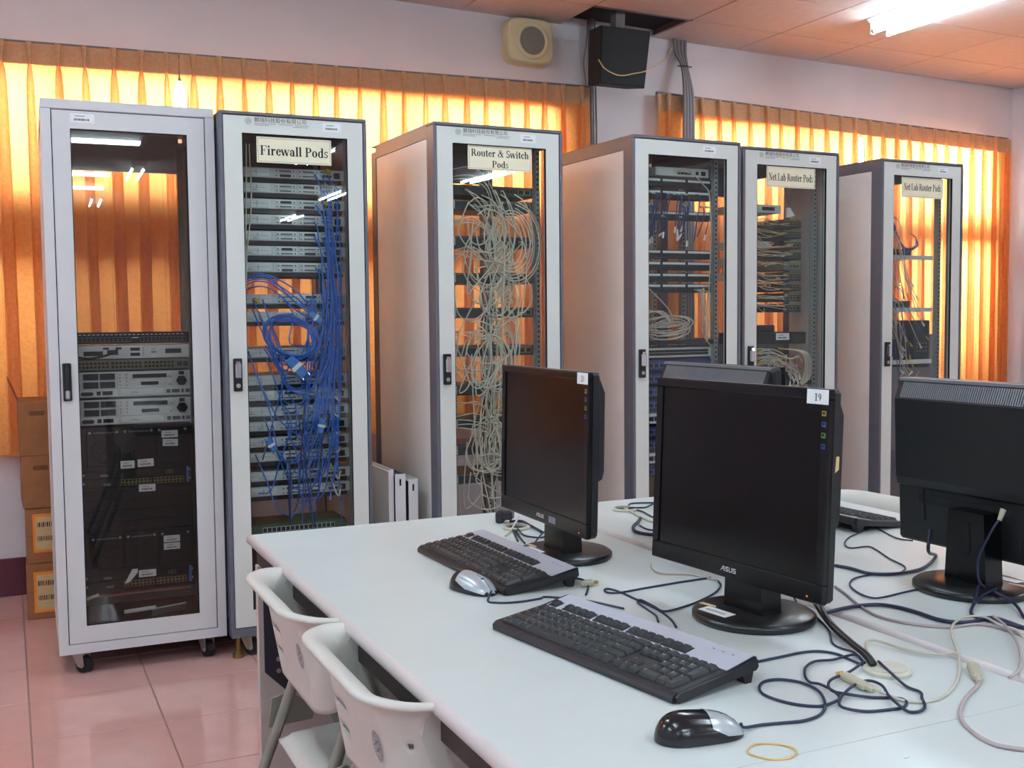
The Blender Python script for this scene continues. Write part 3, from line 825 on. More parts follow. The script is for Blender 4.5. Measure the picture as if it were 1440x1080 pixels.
def chassis(z0, h, label, tags, blank):
    t = rthing('core_switch', 0, .094, .10, z0, label, 'network switch', 'black core switches')
    MB().rbox(0, 0, 0, .422, .34, h, .002).build('chassis', 'black_metal', t)
    ft = h-.004; fb = h-.172 if blank else h-.160
    for k in range(3):                                  # fan and supply trays
        x0 = .03+k*.128
        tr = MB().rbox(x0, -.006, fb+.02, x0+.122, 0, ft-.004, .002).build('fan_tray' if k < 2 else 'power_supply', 'black_metal', t)
        s = MB()
        for sx in (.012, .110): s.cyl((x0+sx, -.0085, ft-.016), (x0+sx, -.006, ft-.016), .0052, n=10)
        s.build('captive_screw', 'steel', tr)
        if k < 2:
            g = MB(); cz = (fb+ft)/2-.006
            for rr in (.046, .036, .026, .016):
                pts = [(x0+.061+rr*math.cos(a*math.pi/12), -.0075, cz+rr*math.sin(a*math.pi/12)) for a in range(24)]
                g.tube(pts, .0012, 4, closed=True)
            for a in range(3):
                q = a*math.pi/3; g.cyl((x0+.061-.048*math.cos(q), -.0075, cz-.048*math.sin(q)), (x0+.061+.048*math.cos(q), -.0075, cz+.048*math.sin(q)), .0014, n=4)
            g.build('fan_guard', 'rubber', tr)
            pr = MB()
            for q in range(9): pr.box(x0+.026+q*.0085, -.0068, ft-.020, x0+.032+q*.0085, -.006, ft-.014)
            pr.build('tray_print', 'ink_grey', tr, fixn=False)
    for k, zc in enumerate((fb-.028, fb-.062)):          # line cards
        c = MB().rbox(.004, -.005, zc, .418, 0, zc+.031, .0015).build('line_card', 'black_metal', t)
        s = MB()
        for x in (.014, .408): s.cyl((x, -.008, zc+.018), (x, -.005, zc+.018), .0048, n=10)
        s.build('captive_screw', 'steel', c)
        if k == 1:
            p = MB(); ports(p, .15, .262, zc+.003, zc+.028, 8, 2, y=-.006, frame=0); ports(p, .272, .386, zc+.003, zc+.028, 8, 2, y=-.006, frame=0)
            p.build('port_block', ['port_gold', 'port_dark'], c, fixn=False)
            p = MB(); p.box(.085, -.006, zc+.006, .112, -.005, zc+.016); p.build('card_label', 'grey_green', c, fixn=False)
        else:
            p = MB(); ports(p, .318, .346, zc+.006, zc+.02, 2, 1, y=-.006, frame=0); p.build('port_block', ['port_gold', 'port_dark'], c, fixn=False)
            p = MB(); p.box(.075, -.006, zc+.008, .105, -.005, zc+.017); p.build('card_label', 'grey_green', c, fixn=False)
    MB().rbox(.396, -.009, fb-.06, .406, -.005, fb+.004, .001).build('ejector', 'blue_plug', t)
    for k in range(blank):
        zc = fb-.068-(k+1)*.043
        MB().rbox(.012, -.004, zc, .410, 0, zc+.040, .0015).build('blank_slot', 'black_metal', t)
    for a in tags: sticker(t, *a[:4], -.0092 if len(a) < 6 else a[5], 'asset_sticker', tilt=a[4] if len(a) > 4 else 0)
chassis(.522, .409, 'upper black core switch with blank slots, in the middle of the white rack',
        [(.305, .358, .062, .028), (.309, .324, .058, .028, .04), (.150, .245, .052, .030), (.213, .248, .060, .030, -.03), (.215, .150, .062, .028)], 3)
chassis(.282, .236, 'lower black core switch near the bottom of the white rack',
        [(.302, .182, .062, .026), (.302, .152, .062, .026), (.205, .052, .065, .028)], 0)
tag(MB().prism([(0, 0), (.02, .005), (.05, .04), (.05, .055), (.03, .055)], 0, .0012, 'y').build('torn_label', 'paper', None, loc=in_rack(0, .245, .088, .315), rot=(0, 0, rack_rz(0))), 'torn white paper label over the ports of the lower core switch', 'label')
tag(MB().rbox(0, 0, 0, .13, .09, .004, .001).build('paper_sheet', 'paper', None, loc=in_rack(0, .345, .075, .205), rot=(-.55, -.09, rack_rz(0))), 'tilted sheet of white paper lying at the bottom of the white rack', 'paper')
tag(MB().rbox(0, 0, 0, .12, .012, .014, .002).build('paper_strip', 'paper', None, loc=in_rack(0, .24, .08, .197), rot=(0, -.05, rack_rz(0))), 'narrow pale strip lying on the bottom of the white rack', 'paper')
tag(MB().rbox(0, 0, 0, .05, .002, .012, .0005).build('paper_tag', 'paper', None, loc=in_rack(0, .104, .085, .262), rot=(0, -.32, rack_rz(0))), 'small slanted paper tag at the lower left of the white rack', 'label')

# ---- Firewall Pods: silver one-unit routers on dark shelves
def fw_proto(v):
    t = empty('rack_router')
    w, h = .425, .040
    MB().rbox(0, 0, 0, w, .30, h, .0015).build('chassis', 'silver_plate', t)
    MB().box(0, .0, -.017, w, .26, -.002).build('shelf', 'shelf_dark', t)
    MB().rbox(.004, -.003, .004, .128, 0, h-.004, .001).build('left_plate', 'silver_white', t)
    m = MB()
    for k in range(10):
        m.box(.012+k*.011, -.0034, h*.5, .019+k*.011, -.003, h*.54)
    m.box(.075, -.0034, .008, .077, -.003, h-.008)
    m.build('plate_print', 'ink_grey', t, fixn=False)
    sticker(t, .02+.03*(v % 2), .008, .042, .010, -.0032, 'barcode_label')
    for k in range(2):
        x0 = .150+k*.095
        for r in range(2):
            c = MB().rbox(x0, -.004, .003+r*.018, x0+.085, 0, .018+r*.018, .001).build('interface_card', 'silver_white', t)
            p = MB()
            if (k+r+v) % 3: ports(p, x0+.018, x0+.066, .006+r*.018, .014+r*.018, 8, 1, y=-.0048)
            else: p.box(x0+.02, -.0048, .005+r*.018, x0+.065, -.004, .015+r*.018, 1)
            for sx in (.007, .076): p.cyl((x0+sx, -.006, .010+r*.018), (x0+sx, -.004, .010+r*.018), .003, n=6, mi=1)
            p.build('port_row', ['silver_plate', 'slot_dark'], c, fixn=False)
    m = MB(); ports(m, .345, .385, .008, .022, 3, 1, y=-.002); m.build('network_port', ['slot_dark', 'blue_dark'], t, fixn=False)
    MB().rbox(.392, -.004, .006, .418, 0, .030, .002).build('power_inlet', 'slot_dark', t)
    m = MB()
    for k in range(6): m.box(.338+k*.008, -.001, .029, .343+k*.008, 0, .033)
    m.build('vent_slit', 'slot_dark', t, fixn=False)
    ears(t, w, h, 'silver_plate')
    return t
protos = [fw_proto(v) for v in range(3)]
FWZ = [1.907, 1.846, 1.783, 1.720, 1.655, 1.595, 1.529, 1.402, 1.331, 1.185, 1.075, 1.012, .948, .888, .823, .763, .684, .622]
used = set()
for k, z in enumerate(FWZ):
    p = protos[k % 3]
    o = copy_tree(p) if (k % 3) in used else p
    used.add(k % 3)
    o.location = in_rack(1, .083, .11, z); o.rotation_euler = (0, 0, rack_rz(1))
    tag(o, 'silver one-unit router, %s from the top in the Firewall Pods rack' % ORD[k], 'router', 'silver routers in the Firewall Pods rack')
t = rthing('network_board', 1, .09, .10, .462, 'green and grey switch lowest in the Firewall Pods rack, just above the table edge', 'network switch')
MB().rbox(0, 0, 0, .41, .2, .045, .002).build('chassis', 'board_green', t)
m = MB(); ports(m, .06, .36, .012, .036, 16, 1, frame=0); m.build('port_row', ['silver_plate', 'port_dark'], t, fixn=False)

# ---- Router & Switch Pods: dark teal switches with white ear labels
RSZ = [1.862, 1.800, 1.645, 1.487, 1.338, 1.172, 1.005, .86, .745, .62]
for k, z in enumerate(RSZ):
    t = rthing('teal_switch', 2, .088, .115, z, 'dark teal switch, %s from the top in the Router & Switch Pods rack' % ORD[k], 'network switch', 'teal switches in the Router & Switch Pods rack')
    w, h = .435, .044
    MB().rbox(0, 0, 0, w, .24, h, .002).build('chassis', 'teal_metal', t)
    m = MB(); ports(m, .19, .33, .012, .034, 10, 1, frame=0); m.build('port_row', ['grey_green', 'port_dark'], t, fixn=False)
    m = MB(); ports(m, .355, .418, .010, .034, 2, 1, frame=0); m.build('uplink_port', ['port_gold', 'port_dark'], t, fixn=False)
    if k != 0: sticker(t, .004, .004, .05, .038, -.0004, 'ear_label', lines=False)
    m = MB(); m.box(.06, -.0006, .037, .42, 0, .040); m.build('trim_line', 'port_gold' if k % 2 else 'grey_green', t, fixn=False)

# ---- patch panel rack
def patch48(z, k, label, xw=.435, rows=2):
    t = rthing('patch_panel', 3, .086, .11, z, label, 'patch panel', 'patch panels with white number strips')
    h = .040
    MB().rbox(0, 0, 0, xw, .05, h, .0015).build('panel', 'black_metal', t)
    for q in range(3):
        x0 = .008+q*(xw-.01)/3; x1 = x0+(xw-.01)/3-.014
        m = MB(); n = 12
        for e in range(n): m.box(x0+(x1-x0)*e/n+.0008, -.0012, h-.0145, x0+(x1-x0)*(e+1)/n-.0004, 0, h-.004)
        m.build('number_strip', 'paper', t, fixn=False)
        m = MB(); ports(m, x0, x1, .005, .022, 8, 1, frame=0); m.build('port_row', ['slot_dark', 'port_dark'], t, fixn=False)
t = rthing('router', 3, .19, .10, 1.985, 'beige router on top in the patch panel rack', 'router')
MB().rbox(0, 0, 0, .30, .22, .040, .002).build('chassis', 'silver_plate', t)
MB().rbox(.006, -.002, .005, .10, 0, .034, .001).build('left_plate', 'silver_white', t)
m = MB(); ports(m, .12, .20, .008, .026, 4, 1, frame=0); m.box(.225, -.002, .010, .24, 0, .026, 1); m.box(.255, -.002, .008, .28, 0, .028, 1); m.build('network_port', ['port_gold', 'port_dark'], t, fixn=False)
for k, z in enumerate((1.935, 1.880, 1.785)): patch48(z, k, 'black patch panel, %s from the top in the patch panel rack' % ORD[k])
for k, z in enumerate((1.605, 1.552, 1.498, 1.448)): patch48(z, k, 'black patch panel, %s of the four stacked midway in the patch panel rack' % ['topmost', 'second', 'third', 'lowest'][k])
t = rthing('cable_shelf', 3, .075, .09, 1.205, 'dark shelf carrying coiled grey cables in the patch panel rack', 'shelf')
MB().box(0, 0, 0, .455, .4, .006).build('tray', 'rack_dark', t); MB().box(0, 0, .006, .455, .004, .02).build('lip', 'rack_dark', t)
t = rthing('network_switch', 3, .086, .11, 1.145, 'grey switch right below the cable shelf of the patch panel rack', 'network switch')
MB().rbox(0, 0, 0, .435, .24, .045, .002).build('chassis', 'silver_plate', t)
m = MB(); ports(m, .03, .41, .008, .036, 20, 2, frame=1); m.build('port_block', ['silver_plate', 'port_dark'], t, fixn=False)
for k in range(9):
    z = 1.085-k*.062
    t = rthing('blue_switch', 3, .086, .11, z, 'blue-grey switch, %s below the grey switch in the patch panel rack' % ORD[k], 'network switch', 'blue-grey switches in the patch panel rack')
    MB().rbox(0, 0, 0, .435, .24, .048, .002).build('chassis', 'silver_plate' if k in (4, 7) else 'blue_dark', t)
    m = MB(); ports(m, .012, .42, .010, .036, 14, 1, frame=0); m.build('port_row', ['blue_plug', 'port_dark'], t, fixn=False)

# ---- Net Lab rack in the middle
t = rthing('router', 4, .09, .12, 1.845, 'light grey router at the top of the joined Net Lab rack', 'router')
MB().rbox(0, 0, 0, .24, .2, .04, .002).build('chassis', 'silver_plate', t)
m = MB(); ports(m, .12, .2, .01, .03, 4, 1, frame=0); m.build('network_port', ['slot_dark', 'port_dark'], t, fixn=False)
tag(MB().prism([(0, 0), (.05, .012), (.018, .05), (.0, .05)], 0, .012, 'y').build('plastic_wedge', 'paper', None, loc=in_rack(4, .352, .10, 1.822), rot=(0, 0, rack_rz(4))), 'white wedge-shaped plastic piece high in the joined Net Lab rack', 'plastic piece')
for k in range(9):
    z = 1.775-k*.053
    t = rthing('teal_router', 4, .355, .13, z, 'teal router end, %s from the top in the joined Net Lab rack' % ORD[k], 'router', 'teal routers in the joined Net Lab rack')
    MB().rbox(0, 0, 0, .115, .28, .043, .002).build('chassis', 'grey_green' if k == 4 else 'teal_metal', t)
    m = MB(); ports(m, .04, .10, .010, .028, 3, 1, frame=0); m.build('network_port', ['port_gold', 'port_dark'], t, fixn=False)
    m = MB(); m.box(.005, -.0008, .036, .11, 0, .039); m.build('trim_line', 'port_gold', t, fixn=False)
for k, (z, h) in enumerate(((1.67, .035), (1.58, .045), (1.515, .035))):
    t = rthing('switch_box', 4, .088, .14, z, 'pale shelf switch, %s on the left side of the joined Net Lab rack' % ['upper one', 'middle one', 'lowest'][k], 'network switch', 'pale switches in the joined Net Lab rack')
    MB().rbox(0, 0, 0, .20 if k == 0 else .09, .2, h, .002).build('chassis', 'silver_plate', t)
    m = MB(); ports(m, .01, .08, .01, h-.006, 4, 1); m.build('port_row', ['slot_dark', 'port_dark'], t, fixn=False)
t = rthing('access_server', 4, .12, .10, 1.192, 'black device with a white sticker midway in the joined Net Lab rack', 'network device')
MB().rbox(0, 0, 0, .36, .25, .058, .003).build('chassis', 'black_metal', t)
MB().rbox(.01, .05, .059, .20, .20, .095, .004).build('power_adapter', 'rubber', t)
sticker(t, .165, .020, .085, .034, -.0003, 'asset_sticker')
t = rthing('equipment_shelf', 4, .075, .09, .985, 'shelf under the tangled yellow-ended cables in the joined Net Lab rack', 'shelf')
MB().box(0, 0, 0, .455, .4, .006).build('tray', 'rack_dark', t); MB().box(0, 0, .006, .455, .004, .02).build('lip', 'rack_dark', t)
t = rthing('router', 4, .10, .11, .993, 'black router lying on the shelf of the joined Net Lab rack', 'router')
MB().rbox(0, 0, 0, .33, .25, .062, .003).build('chassis', 'rubber', t)
m = MB(); ports(m, .03, .24, .015, .045, 7, 1, frame=0); m.build('port_row', ['slot_dark', 'port_dark'], t, fixn=False)

# ---- Net Lab rack on the right
for k, (z, nm) in enumerate(((1.640, 'upper'), (1.358, 'middle'), (1.075, 'lowest'))):
    t = rthing('equipment_shelf', 5, .07, .10, z, '%s white shelf in the rightmost rack' % nm, 'shelf', 'white shelves in the rightmost rack')
    MB().box(0, 0, 0, .41, .38, .004).build('tray', 'silver_plate', t); MB().rbox(0, -.003, -.012, .41, 0, .012, .001).build('lip', 'silver_white', t)
    if k < 2:
        u = rthing('router', 5, .12, .16, z+.0045, 'dark router standing on the %s shelf of the rightmost rack' % nm, 'router')
        MB().rbox(0, 0, 0, .26, .2, .045, .003).build('chassis', 'teal_metal', u)
        m = MB(); ports(m, .03, .2, .01, .034, 6, 1, frame=0); m.build('port_row', ['port_gold', 'port_dark'], u, fixn=False)
t = rthing('network_device', 5, .385, .14, 1.04, 'dark perforated metal box at the lower right of the rightmost rack', 'network device')
MB().rbox(0, 0, 0, .125, .2, .26, .003).build('chassis', 'teal_metal', t)
m = MB()
for a in range(4):
    for b in range(3): m.cyl((.03+a*.022, -.001, .09+b*.022), (.03+a*.022, 0, .09+b*.022), .004, n=8)
m.build('vent_hole', 'steel', t, fixn=False)

# ------------------------------------------------------------------ cables inside the racks
def rcable(i, pts, r, mname, label, group, boots=None, n=6, seg=6, name='network_cable'):
    P = [in_rack(i, *p) for p in pts]
    o = Vector(P[0])
    sp = catmull(P, seg)
    c = MB().tube([p-o for p in sp], r, n).build(name, mname, None, smooth=True, loc=o, fixn=False)
    tag(c, label, 'cable', group)
    if boots:
        for e in (0, -1):
            q = sp[e]-o; q2 = sp[1 if e == 0 else -2]-o
            d = (q2-q).normalized()
            MB().cyl(q-d*.006, q+d*.022, .0052, .0036, n=8).build('boot', boots, c)
    return c
rnd = random.Random(21)
# blue: drops from the right-hand ports of the upper routers
for k in range(20):
    row = k % 7; z = FWZ[row]+.016; x = .083+.35+rnd.uniform(-.05, .04)
    zb = rnd.uniform(.80, 1.15); xb = .40+rnd.uniform(-.05, .06)
    rcable(1, [(x, .105, z), (x+.006, .075, z-.03), (x+rnd.uniform(0, .03), .062+rnd.uniform(-.01, .01), z-.10), ((x+xb)/2+.03, .055+rnd.uniform(-.012, .01), (z+zb)/2), (xb, .06, zb), (xb-rnd.uniform(.02, .12), .065, zb-rnd.uniform(.1, .25))], .0030, 'blue_cable',
           'blue cable dropping from the right-hand ports in the Firewall Pods rack', 'blue drop cables', 'blue_plug' if k % 3 == 0 else None)
# blue: the coil hung in front of the routers
for k in range(9):
    cx, cz = .272+rnd.uniform(-.012, .012), 1.268+rnd.uniform(-.012, .012); rx, rz = .104+rnd.uniform(-.018, .008), .082+rnd.uniform(-.014, .01); ph = rnd.uniform(0, 6.3)
    pts = [(cx+rx*math.cos(ph+a*.52), .052+.006*math.sin(a+k)-.002*k, cz+rz*math.sin(ph+a*.52)-.02*math.cos(ph+a*.52)) for a in range(14)]
    rcable(1, pts, .0030, 'blue_cable', 'blue cable wound in the round coil of the Firewall Pods rack', 'coiled blue cables')
# blue: long hanging runs and loops lower down
for k in range(14):
    x = rnd.uniform(.25, .45); z = rnd.choice(FWZ[7:16])+.015; x2 = min(.47, max(.12, x+rnd.uniform(-.14, .14))); sag = rnd.uniform(.15, .5); z2 = rnd.uniform(.42, .8)
    y = .055+rnd.uniform(-.014, .014)
    rcable(1, [(x, .10, z), (x, y, z-.03), (x+(x2-x)*.3, y-.006, z-sag*.5), (x+(x2-x)*.6, y, max(.5, z-sag)), (x2, y+.006, max(.44, z2))], .0029, 'blue_cable' if k % 4 else 'blue_dark',
           'blue cable hanging below the coil in the Firewall Pods rack', 'hanging blue cables', 'blue_plug' if k % 4 == 0 else None)
for k in range(18):
    x0, x1 = rnd.uniform(.10, .26), rnd.uniform(.34, .46); z0 = rnd.uniform(.78, 1.45); sag = min(z0-.5, rnd.uniform(.14, .38)); y = .05+rnd.uniform(-.012, .012)
    rcable(1, [(x0, .10, z0), (x0+.03, y, z0-.4*sag), ((x0+x1)/2-.04, y-.004, z0-sag), ((x0+x1)/2+.05, y, z0-sag), (x1, y, z0-.3*sag), (x1+.01, .10, z0+rnd.uniform(0, .15))], .0029, 'blue_cable',
           'blue cable sagging in a wide bow across the Firewall Pods rack', 'bowed blue cables')
for k in range(5):
    z0 = (1.49, 1.47, 1.46, 1.44, 1.48)[k]
    rcable(1, [(.086, .10, z0), (.13, .06, z0+.03), (.20, .055, z0+.02), (.29, .05, z0-.03-.01*k), (.35, .05, z0-.10), (.42, .055, z0-.17)], .0030, 'blue_cable',
           'blue cable arching above the coil in the Firewall Pods rack', 'arched blue cables')
# blue plastic adapters
def adapter(i, x, y, z, ang, s, label):
    t = tag(empty('cable_adapter', in_rack(i, x, y, z), rack_rz(i)), label, 'adapter')
    m = MB(); m.M = Matrix.Rotation(ang, 4, 'Y')
    m.rbox(-.022*s, -.008, -.048*s, .022*s, .008, .048*s, .005); m.build('shell', 'blue_plug', t)
    m = MB(); m.M = Matrix.Rotation(ang, 4, 'Y'); m.rbox(-.023*s, -.0095, -.008*s, .023*s, .0095, .010*s, .001); m.build('label_band', 'paper', t)
    for e in (-1, 1):
        m = MB(); m.M = Matrix.Rotation(ang, 4, 'Y')
        for sx in (-.016, .016): m.cyl((sx*s, 0, e*.046*s), (sx*s, 0, e*.058*s), .003, n=8)
        m.build('thumb_screw', 'chrome', t)
adapter(1, .288, .036, 1.148, -.75, 1.0, 'light blue cable adapter with a white band below the coil')
adapter(1, .372, .040, 1.345, -.9, .62, 'small light blue connector right above the coil')
adapter(1, .385, .040, .905, .25, .62, 'small light blue connector low on the right in the Firewall Pods rack')
adapter(1, .180, .040, .838, -.5, .62, 'small light blue connector low on the left in the Firewall Pods rack')
# pale power leads at the right and a grey lead at the left of the Firewall rack
for k, z in enumerate((.985, .925, .865, .80, .70, .64)):
    rcable(1, [(.485, .11, z), (.47, .07, z+.01), (.455, .06, z+.03-.012*k), (.43, .08, z+.045)], .004, 'pale_cable', 'short pale lead, %s on the right side of the Firewall Pods rack' % ORD[k], 'pale leads')
for k in range(2):
    rcable(1, [(.115+.012*k, .07, 2.03), (.108+.02*k, .062, 1.8), (.10+.006*k, .06, 1.6), (.096, .062, 1.35), (.10, .07, 1.22)], .0028, 'grey_cable', 'grey cable running down the left edge of the Firewall Pods rack', 'grey edge cables')
for k, (x, z, mm) in enumerate(((.45, 1.94, 'yellow_boot'), (.44, 1.88, 'yellow_boot'), (.435, 1.81, 'yellow_boot'), (.452, 1.775, 'yellow_boot'), (.448, 1.718, 'yellow_boot'), (.44, 1.47, 'red_boot'), (.145, 1.418, 'yellow_boot'))):
    o = tag(MB().rbox(-.012, -.008, -.008, .012, .008, .008, .003).build('plug', mm, None, loc=in_rack(1, x, .095, z), rot=(0, .5, rack_rz(1))), '%s %s plug in the Firewall Pods rack' % (['topmost', 'second', 'third', 'fourth', 'fifth', 'only', 'leftmost'][k], 'red' if 'red' in mm else 'yellow'), 'plug')

# grey: the thick bundle of the Router & Switch rack
for k in range(36):
    u = k % 8; z = RSZ[u]+.022; x = .088+rnd.uniform(.16, .36)
    if u < 2: x = .088+rnd.uniform(.10, .28)
    zn = z-rnd.uniform(.05, .10)
    bx = .30+.05*math.sin(z*4)+rnd.gauss(0, .055); y = .058+rnd.uniform(-.020, .018)
    zz = rnd.uniform(.42, .75) if k % 3 else max(.5, z-rnd.uniform(.25, .55))
    b2 = .29+.05*math.sin(zz*4.5)+rnd.gauss(0, .065)
    pts = [(x, .114, z), (x, .085, z-.006), ((x+bx)/2, y, zn), (bx, y-.004, z-.2-rnd.uniform(0, .05))]
    zz = min(zz, z-.32)
    m2 = (z-.22+zz)/2
    pts += [((bx+b2)/2+rnd.gauss(0, .02), y+.003, m2), (b2, y, zz)]
    if k % 3 == 0: pts += [(b2+rnd.choice((-1, 1))*rnd.uniform(.03, .07), y-.004, zz-.03), (b2+rnd.uniform(-.06, .06), y+.01, zz+rnd.uniform(.08, .2))]
    rcable(2, pts, .0030, 'grey_cable', 'grey cable in the hanging bundle of the Router & Switch Pods rack', 'grey bundle cables', n=5, seg=5)
for k in range(46):   # loops
    cx = .29+rnd.gauss(0, .05); cz = rnd.choice((1.72, 1.60, 1.50, 1.45, 1.22, 1.15, .80, .62))+rnd.uniform(-.03, .03); rx = rnd.uniform(.06, .12); rz = rnd.uniform(.08, .15); y = .05+rnd.uniform(-.014, .014); ph = rnd.uniform(1.2, 2.4)
    if k < 7: cx = .36+.006*k; rx = .07+.011*k; rz = .10+.013*k; cz = 1.66
    pts = [(cx+rx*math.cos(ph-a*.55)*(1 if a < 9 else .8), y+.004*math.sin(a), cz+rz*math.sin(ph-a*.55)) for a in range(11)]
    rcable(2, pts, .0030, 'grey_cable', 'grey cable looped in front of the bundle in the Router & Switch Pods rack', 'looped grey cables', n=5, seg=5)
for k in range(18):   # side runs from the left
    z = rnd.choice((1.93, 1.74, 1.58, 1.28, 1.10, .98, .9, .84)); zl = z+rnd.uniform(-.03, .04); y = .06+rnd.uniform(-.01, .01)
    rcable(2, [(.09, .09, zl), (.13, y, zl+.01), (.2, y-.005, zl+rnd.uniform(-.01, .03)), (.27, y, zl-.03), (.30+rnd.uniform(-.03, .05), y, zl-.16)], .0024, 'grey_cable',
           'grey cable entering from the left edge of the Router & Switch Pods rack', 'grey side cables', n=5, seg=5)

# patch panel rack: dark blue drops with pale boots, the coil on the shelf, a pale loop
for k in range(34):
    x = .10+rnd.uniform(0, .40) if k > 12 else .10+rnd.uniform(0, .09); z = rnd.choice((1.905, 1.85, 1.80)); zb = rnd.uniform(1.66, 1.74)
    rcable(3, [(x, .108, z), (x+.003, .078, z-.01), (x-.01, .072+rnd.uniform(-.01, .01), z-.07), (x-.025+rnd.uniform(-.015, .015), .075, min(zb, z-.09))], .0027, 'blue_dark',
           'dark blue patch cable hanging from the upper patch panels', 'dark blue patch cables', 'paper' if k % 2 else None, n=5, seg=5)
for k in range(9):
    cx, cz = .255+rnd.uniform(-.02, .03), 1.262+.006*k; rx, rz = .10+rnd.uniform(-.02, .03), .028+rnd.uniform(-.006, .014); ph = rnd.uniform(0, 6)
    rcable(3, [(cx+rx*math.cos(ph+a*.6), .10+.05*math.sin(ph+a*.6), cz+rz*math.sin(ph+a*.6+.5)) for a in range(11)], .003, 'pale_cable', 'pale cable coiled on the shelf of the patch panel rack', 'pale coiled cables', n=5)
rcable(3, [(.30, .105, 2.005), (.36, .07, 2.0), (.43, .065, 1.95), (.475, .07, 1.88), (.485, .08, 1.6), (.475, .085, 1.4), (.45, .09, 1.26), (.50, .09, 1.19)], .003, 'pale_cable', 'long pale cable curving down the right side of the patch panel rack', None)
rcable(3, [(.09, .08, 1.50), (.17, .065, 1.43), (.24, .06, 1.36), (.262, .07, 1.30)], .003, 'pale_cable', 'pale cable slanting across the middle of the patch panel rack', None)
for k in range(3):
    rcable(3, [(.09, .09, 1.33+.02*k), (.16, .065, 1.36), (.22, .065, 1.352-.01*k), (.255, .07, 1.30)], .003, 'pale_cable', 'pale cable arching over the coil on the patch panel rack shelf', 'pale arched cables')
for k in range(6):
    x = .385+rnd.uniform(0, .08)
    rcable(3, [(x, .10, 1.463), (x-.02+.01*k, .07, 1.44), (x+.01*k-.02, .07, 1.38), (x+.02, .08, 1.30), (.47, .085, 1.22)], .0022, 'pale_cable', 'thin pale cable hanging at the right of the lowest stacked patch panel', 'thin pale cables', 'yellow_boot' if k == 0 else None, n=5)

# joined Net Lab rack: thin pale cables with yellow ends
for k in range(46):
    z = 1.80-.053*(k % 9)+rnd.uniform(-.015, .015); x1 = .24+rnd.uniform(-.03, .14); y = .085+rnd.uniform(-.02, .02)
    rcable(4, [(.088, .10, z+rnd.uniform(-.02, .06)), (.14, y, z+rnd.uniform(-.01, .03)), (.20, y-.01, z+rnd.uniform(-.025, .015)), (x1-.02, y, z-.005), (x1, .125, z)], .0019, ('pale_cable', 'grey_cable', 'yellow_boot')[0 if k % 5 else 2],
           'thin pale cable with a yellow end crossing the joined Net Lab rack', 'thin cables in the joined Net Lab rack', 'yellow_boot' if k % 2 == 0 else None, n=5, seg=5)
for k in range(22):
    x0 = .10+rnd.uniform(0, .1); z0 = 1.13+rnd.uniform(-.05, .03); xm = .36+rnd.uniform(-.1, .08); z1 = rnd.uniform(.95, 1.12); y = .075+rnd.uniform(-.015, .015)
    rcable(4, [(x0, .10, z0), (x0+.07, y, z0+.012), (xm-.06, y-.01, z0-.02), (xm, y, (z0+z1)/2+.01), (xm+rnd.uniform(-.05, .07), y, z1)], .0025, ('pale_cable', 'grey_cable')[k % 2],
           'pale cable in the tangle under the black device of the joined Net Lab rack', 'tangled cables in the joined Net Lab rack', ('yellow_boot', 'red_boot', 'paper', 'yellow_boot')[k % 4], n=5, seg=5)
for k in range(5):
    rcable(4, [(.30, .09, 1.17), (.42+.008*k, .07, 1.15), (.445+.01*k, .065, 1.08), (.42+.01*k, .07, 1.0), (.36, .08, .97)], .0026, 'grey_cable', 'grey cable bowing down the right side of the joined Net Lab rack', 'bowed grey cables', 'yellow_boot', n=5)
# rightmost rack
for k in range(30):
    x = .10+rnd.uniform(0, .12); z = rnd.uniform(1.2, 1.86); L = rnd.uniform(.25, .5); x2 = x+rnd.uniform(.02, .22); y = .08+rnd.uniform(-.02, .02)
    rcable(5, [(x, .12, z), (x+.01, y, z-.02), (x+(x2-x)*.2+rnd.uniform(-.02, .03), y-.01, z-L*.4), (x+(x2-x)*.7, y, z-L*.8), (x2, y, max(1.02, z-L))], .0022, ('pale_cable', 'cable_beige', 'violet_cable', 'pale_cable')[k % 4],
           'thin %s cable hanging in the rightmost rack' % ('violet' if k % 4 == 2 else 'pale'), ('violet' if k % 4 == 2 else 'pale') + ' cables in the rightmost rack', ('yellow_boot', 'paper')[k % 2], n=5, seg=5)
for k in range(6):
    cx = .29+rnd.uniform(-.02, .02)
    rcable(5, [(.17, .09, 1.84-.01*k), (.19, .07, 1.75), (.24, .065, 1.69-.006*k), (cx+.03, .07, 1.70), (.33, .08, 1.745), (.30, .09, 1.77)], .0024, 'violet_cable', 'violet cable curling above the upper shelf of the rightmost rack', 'curled violet cables', n=5)

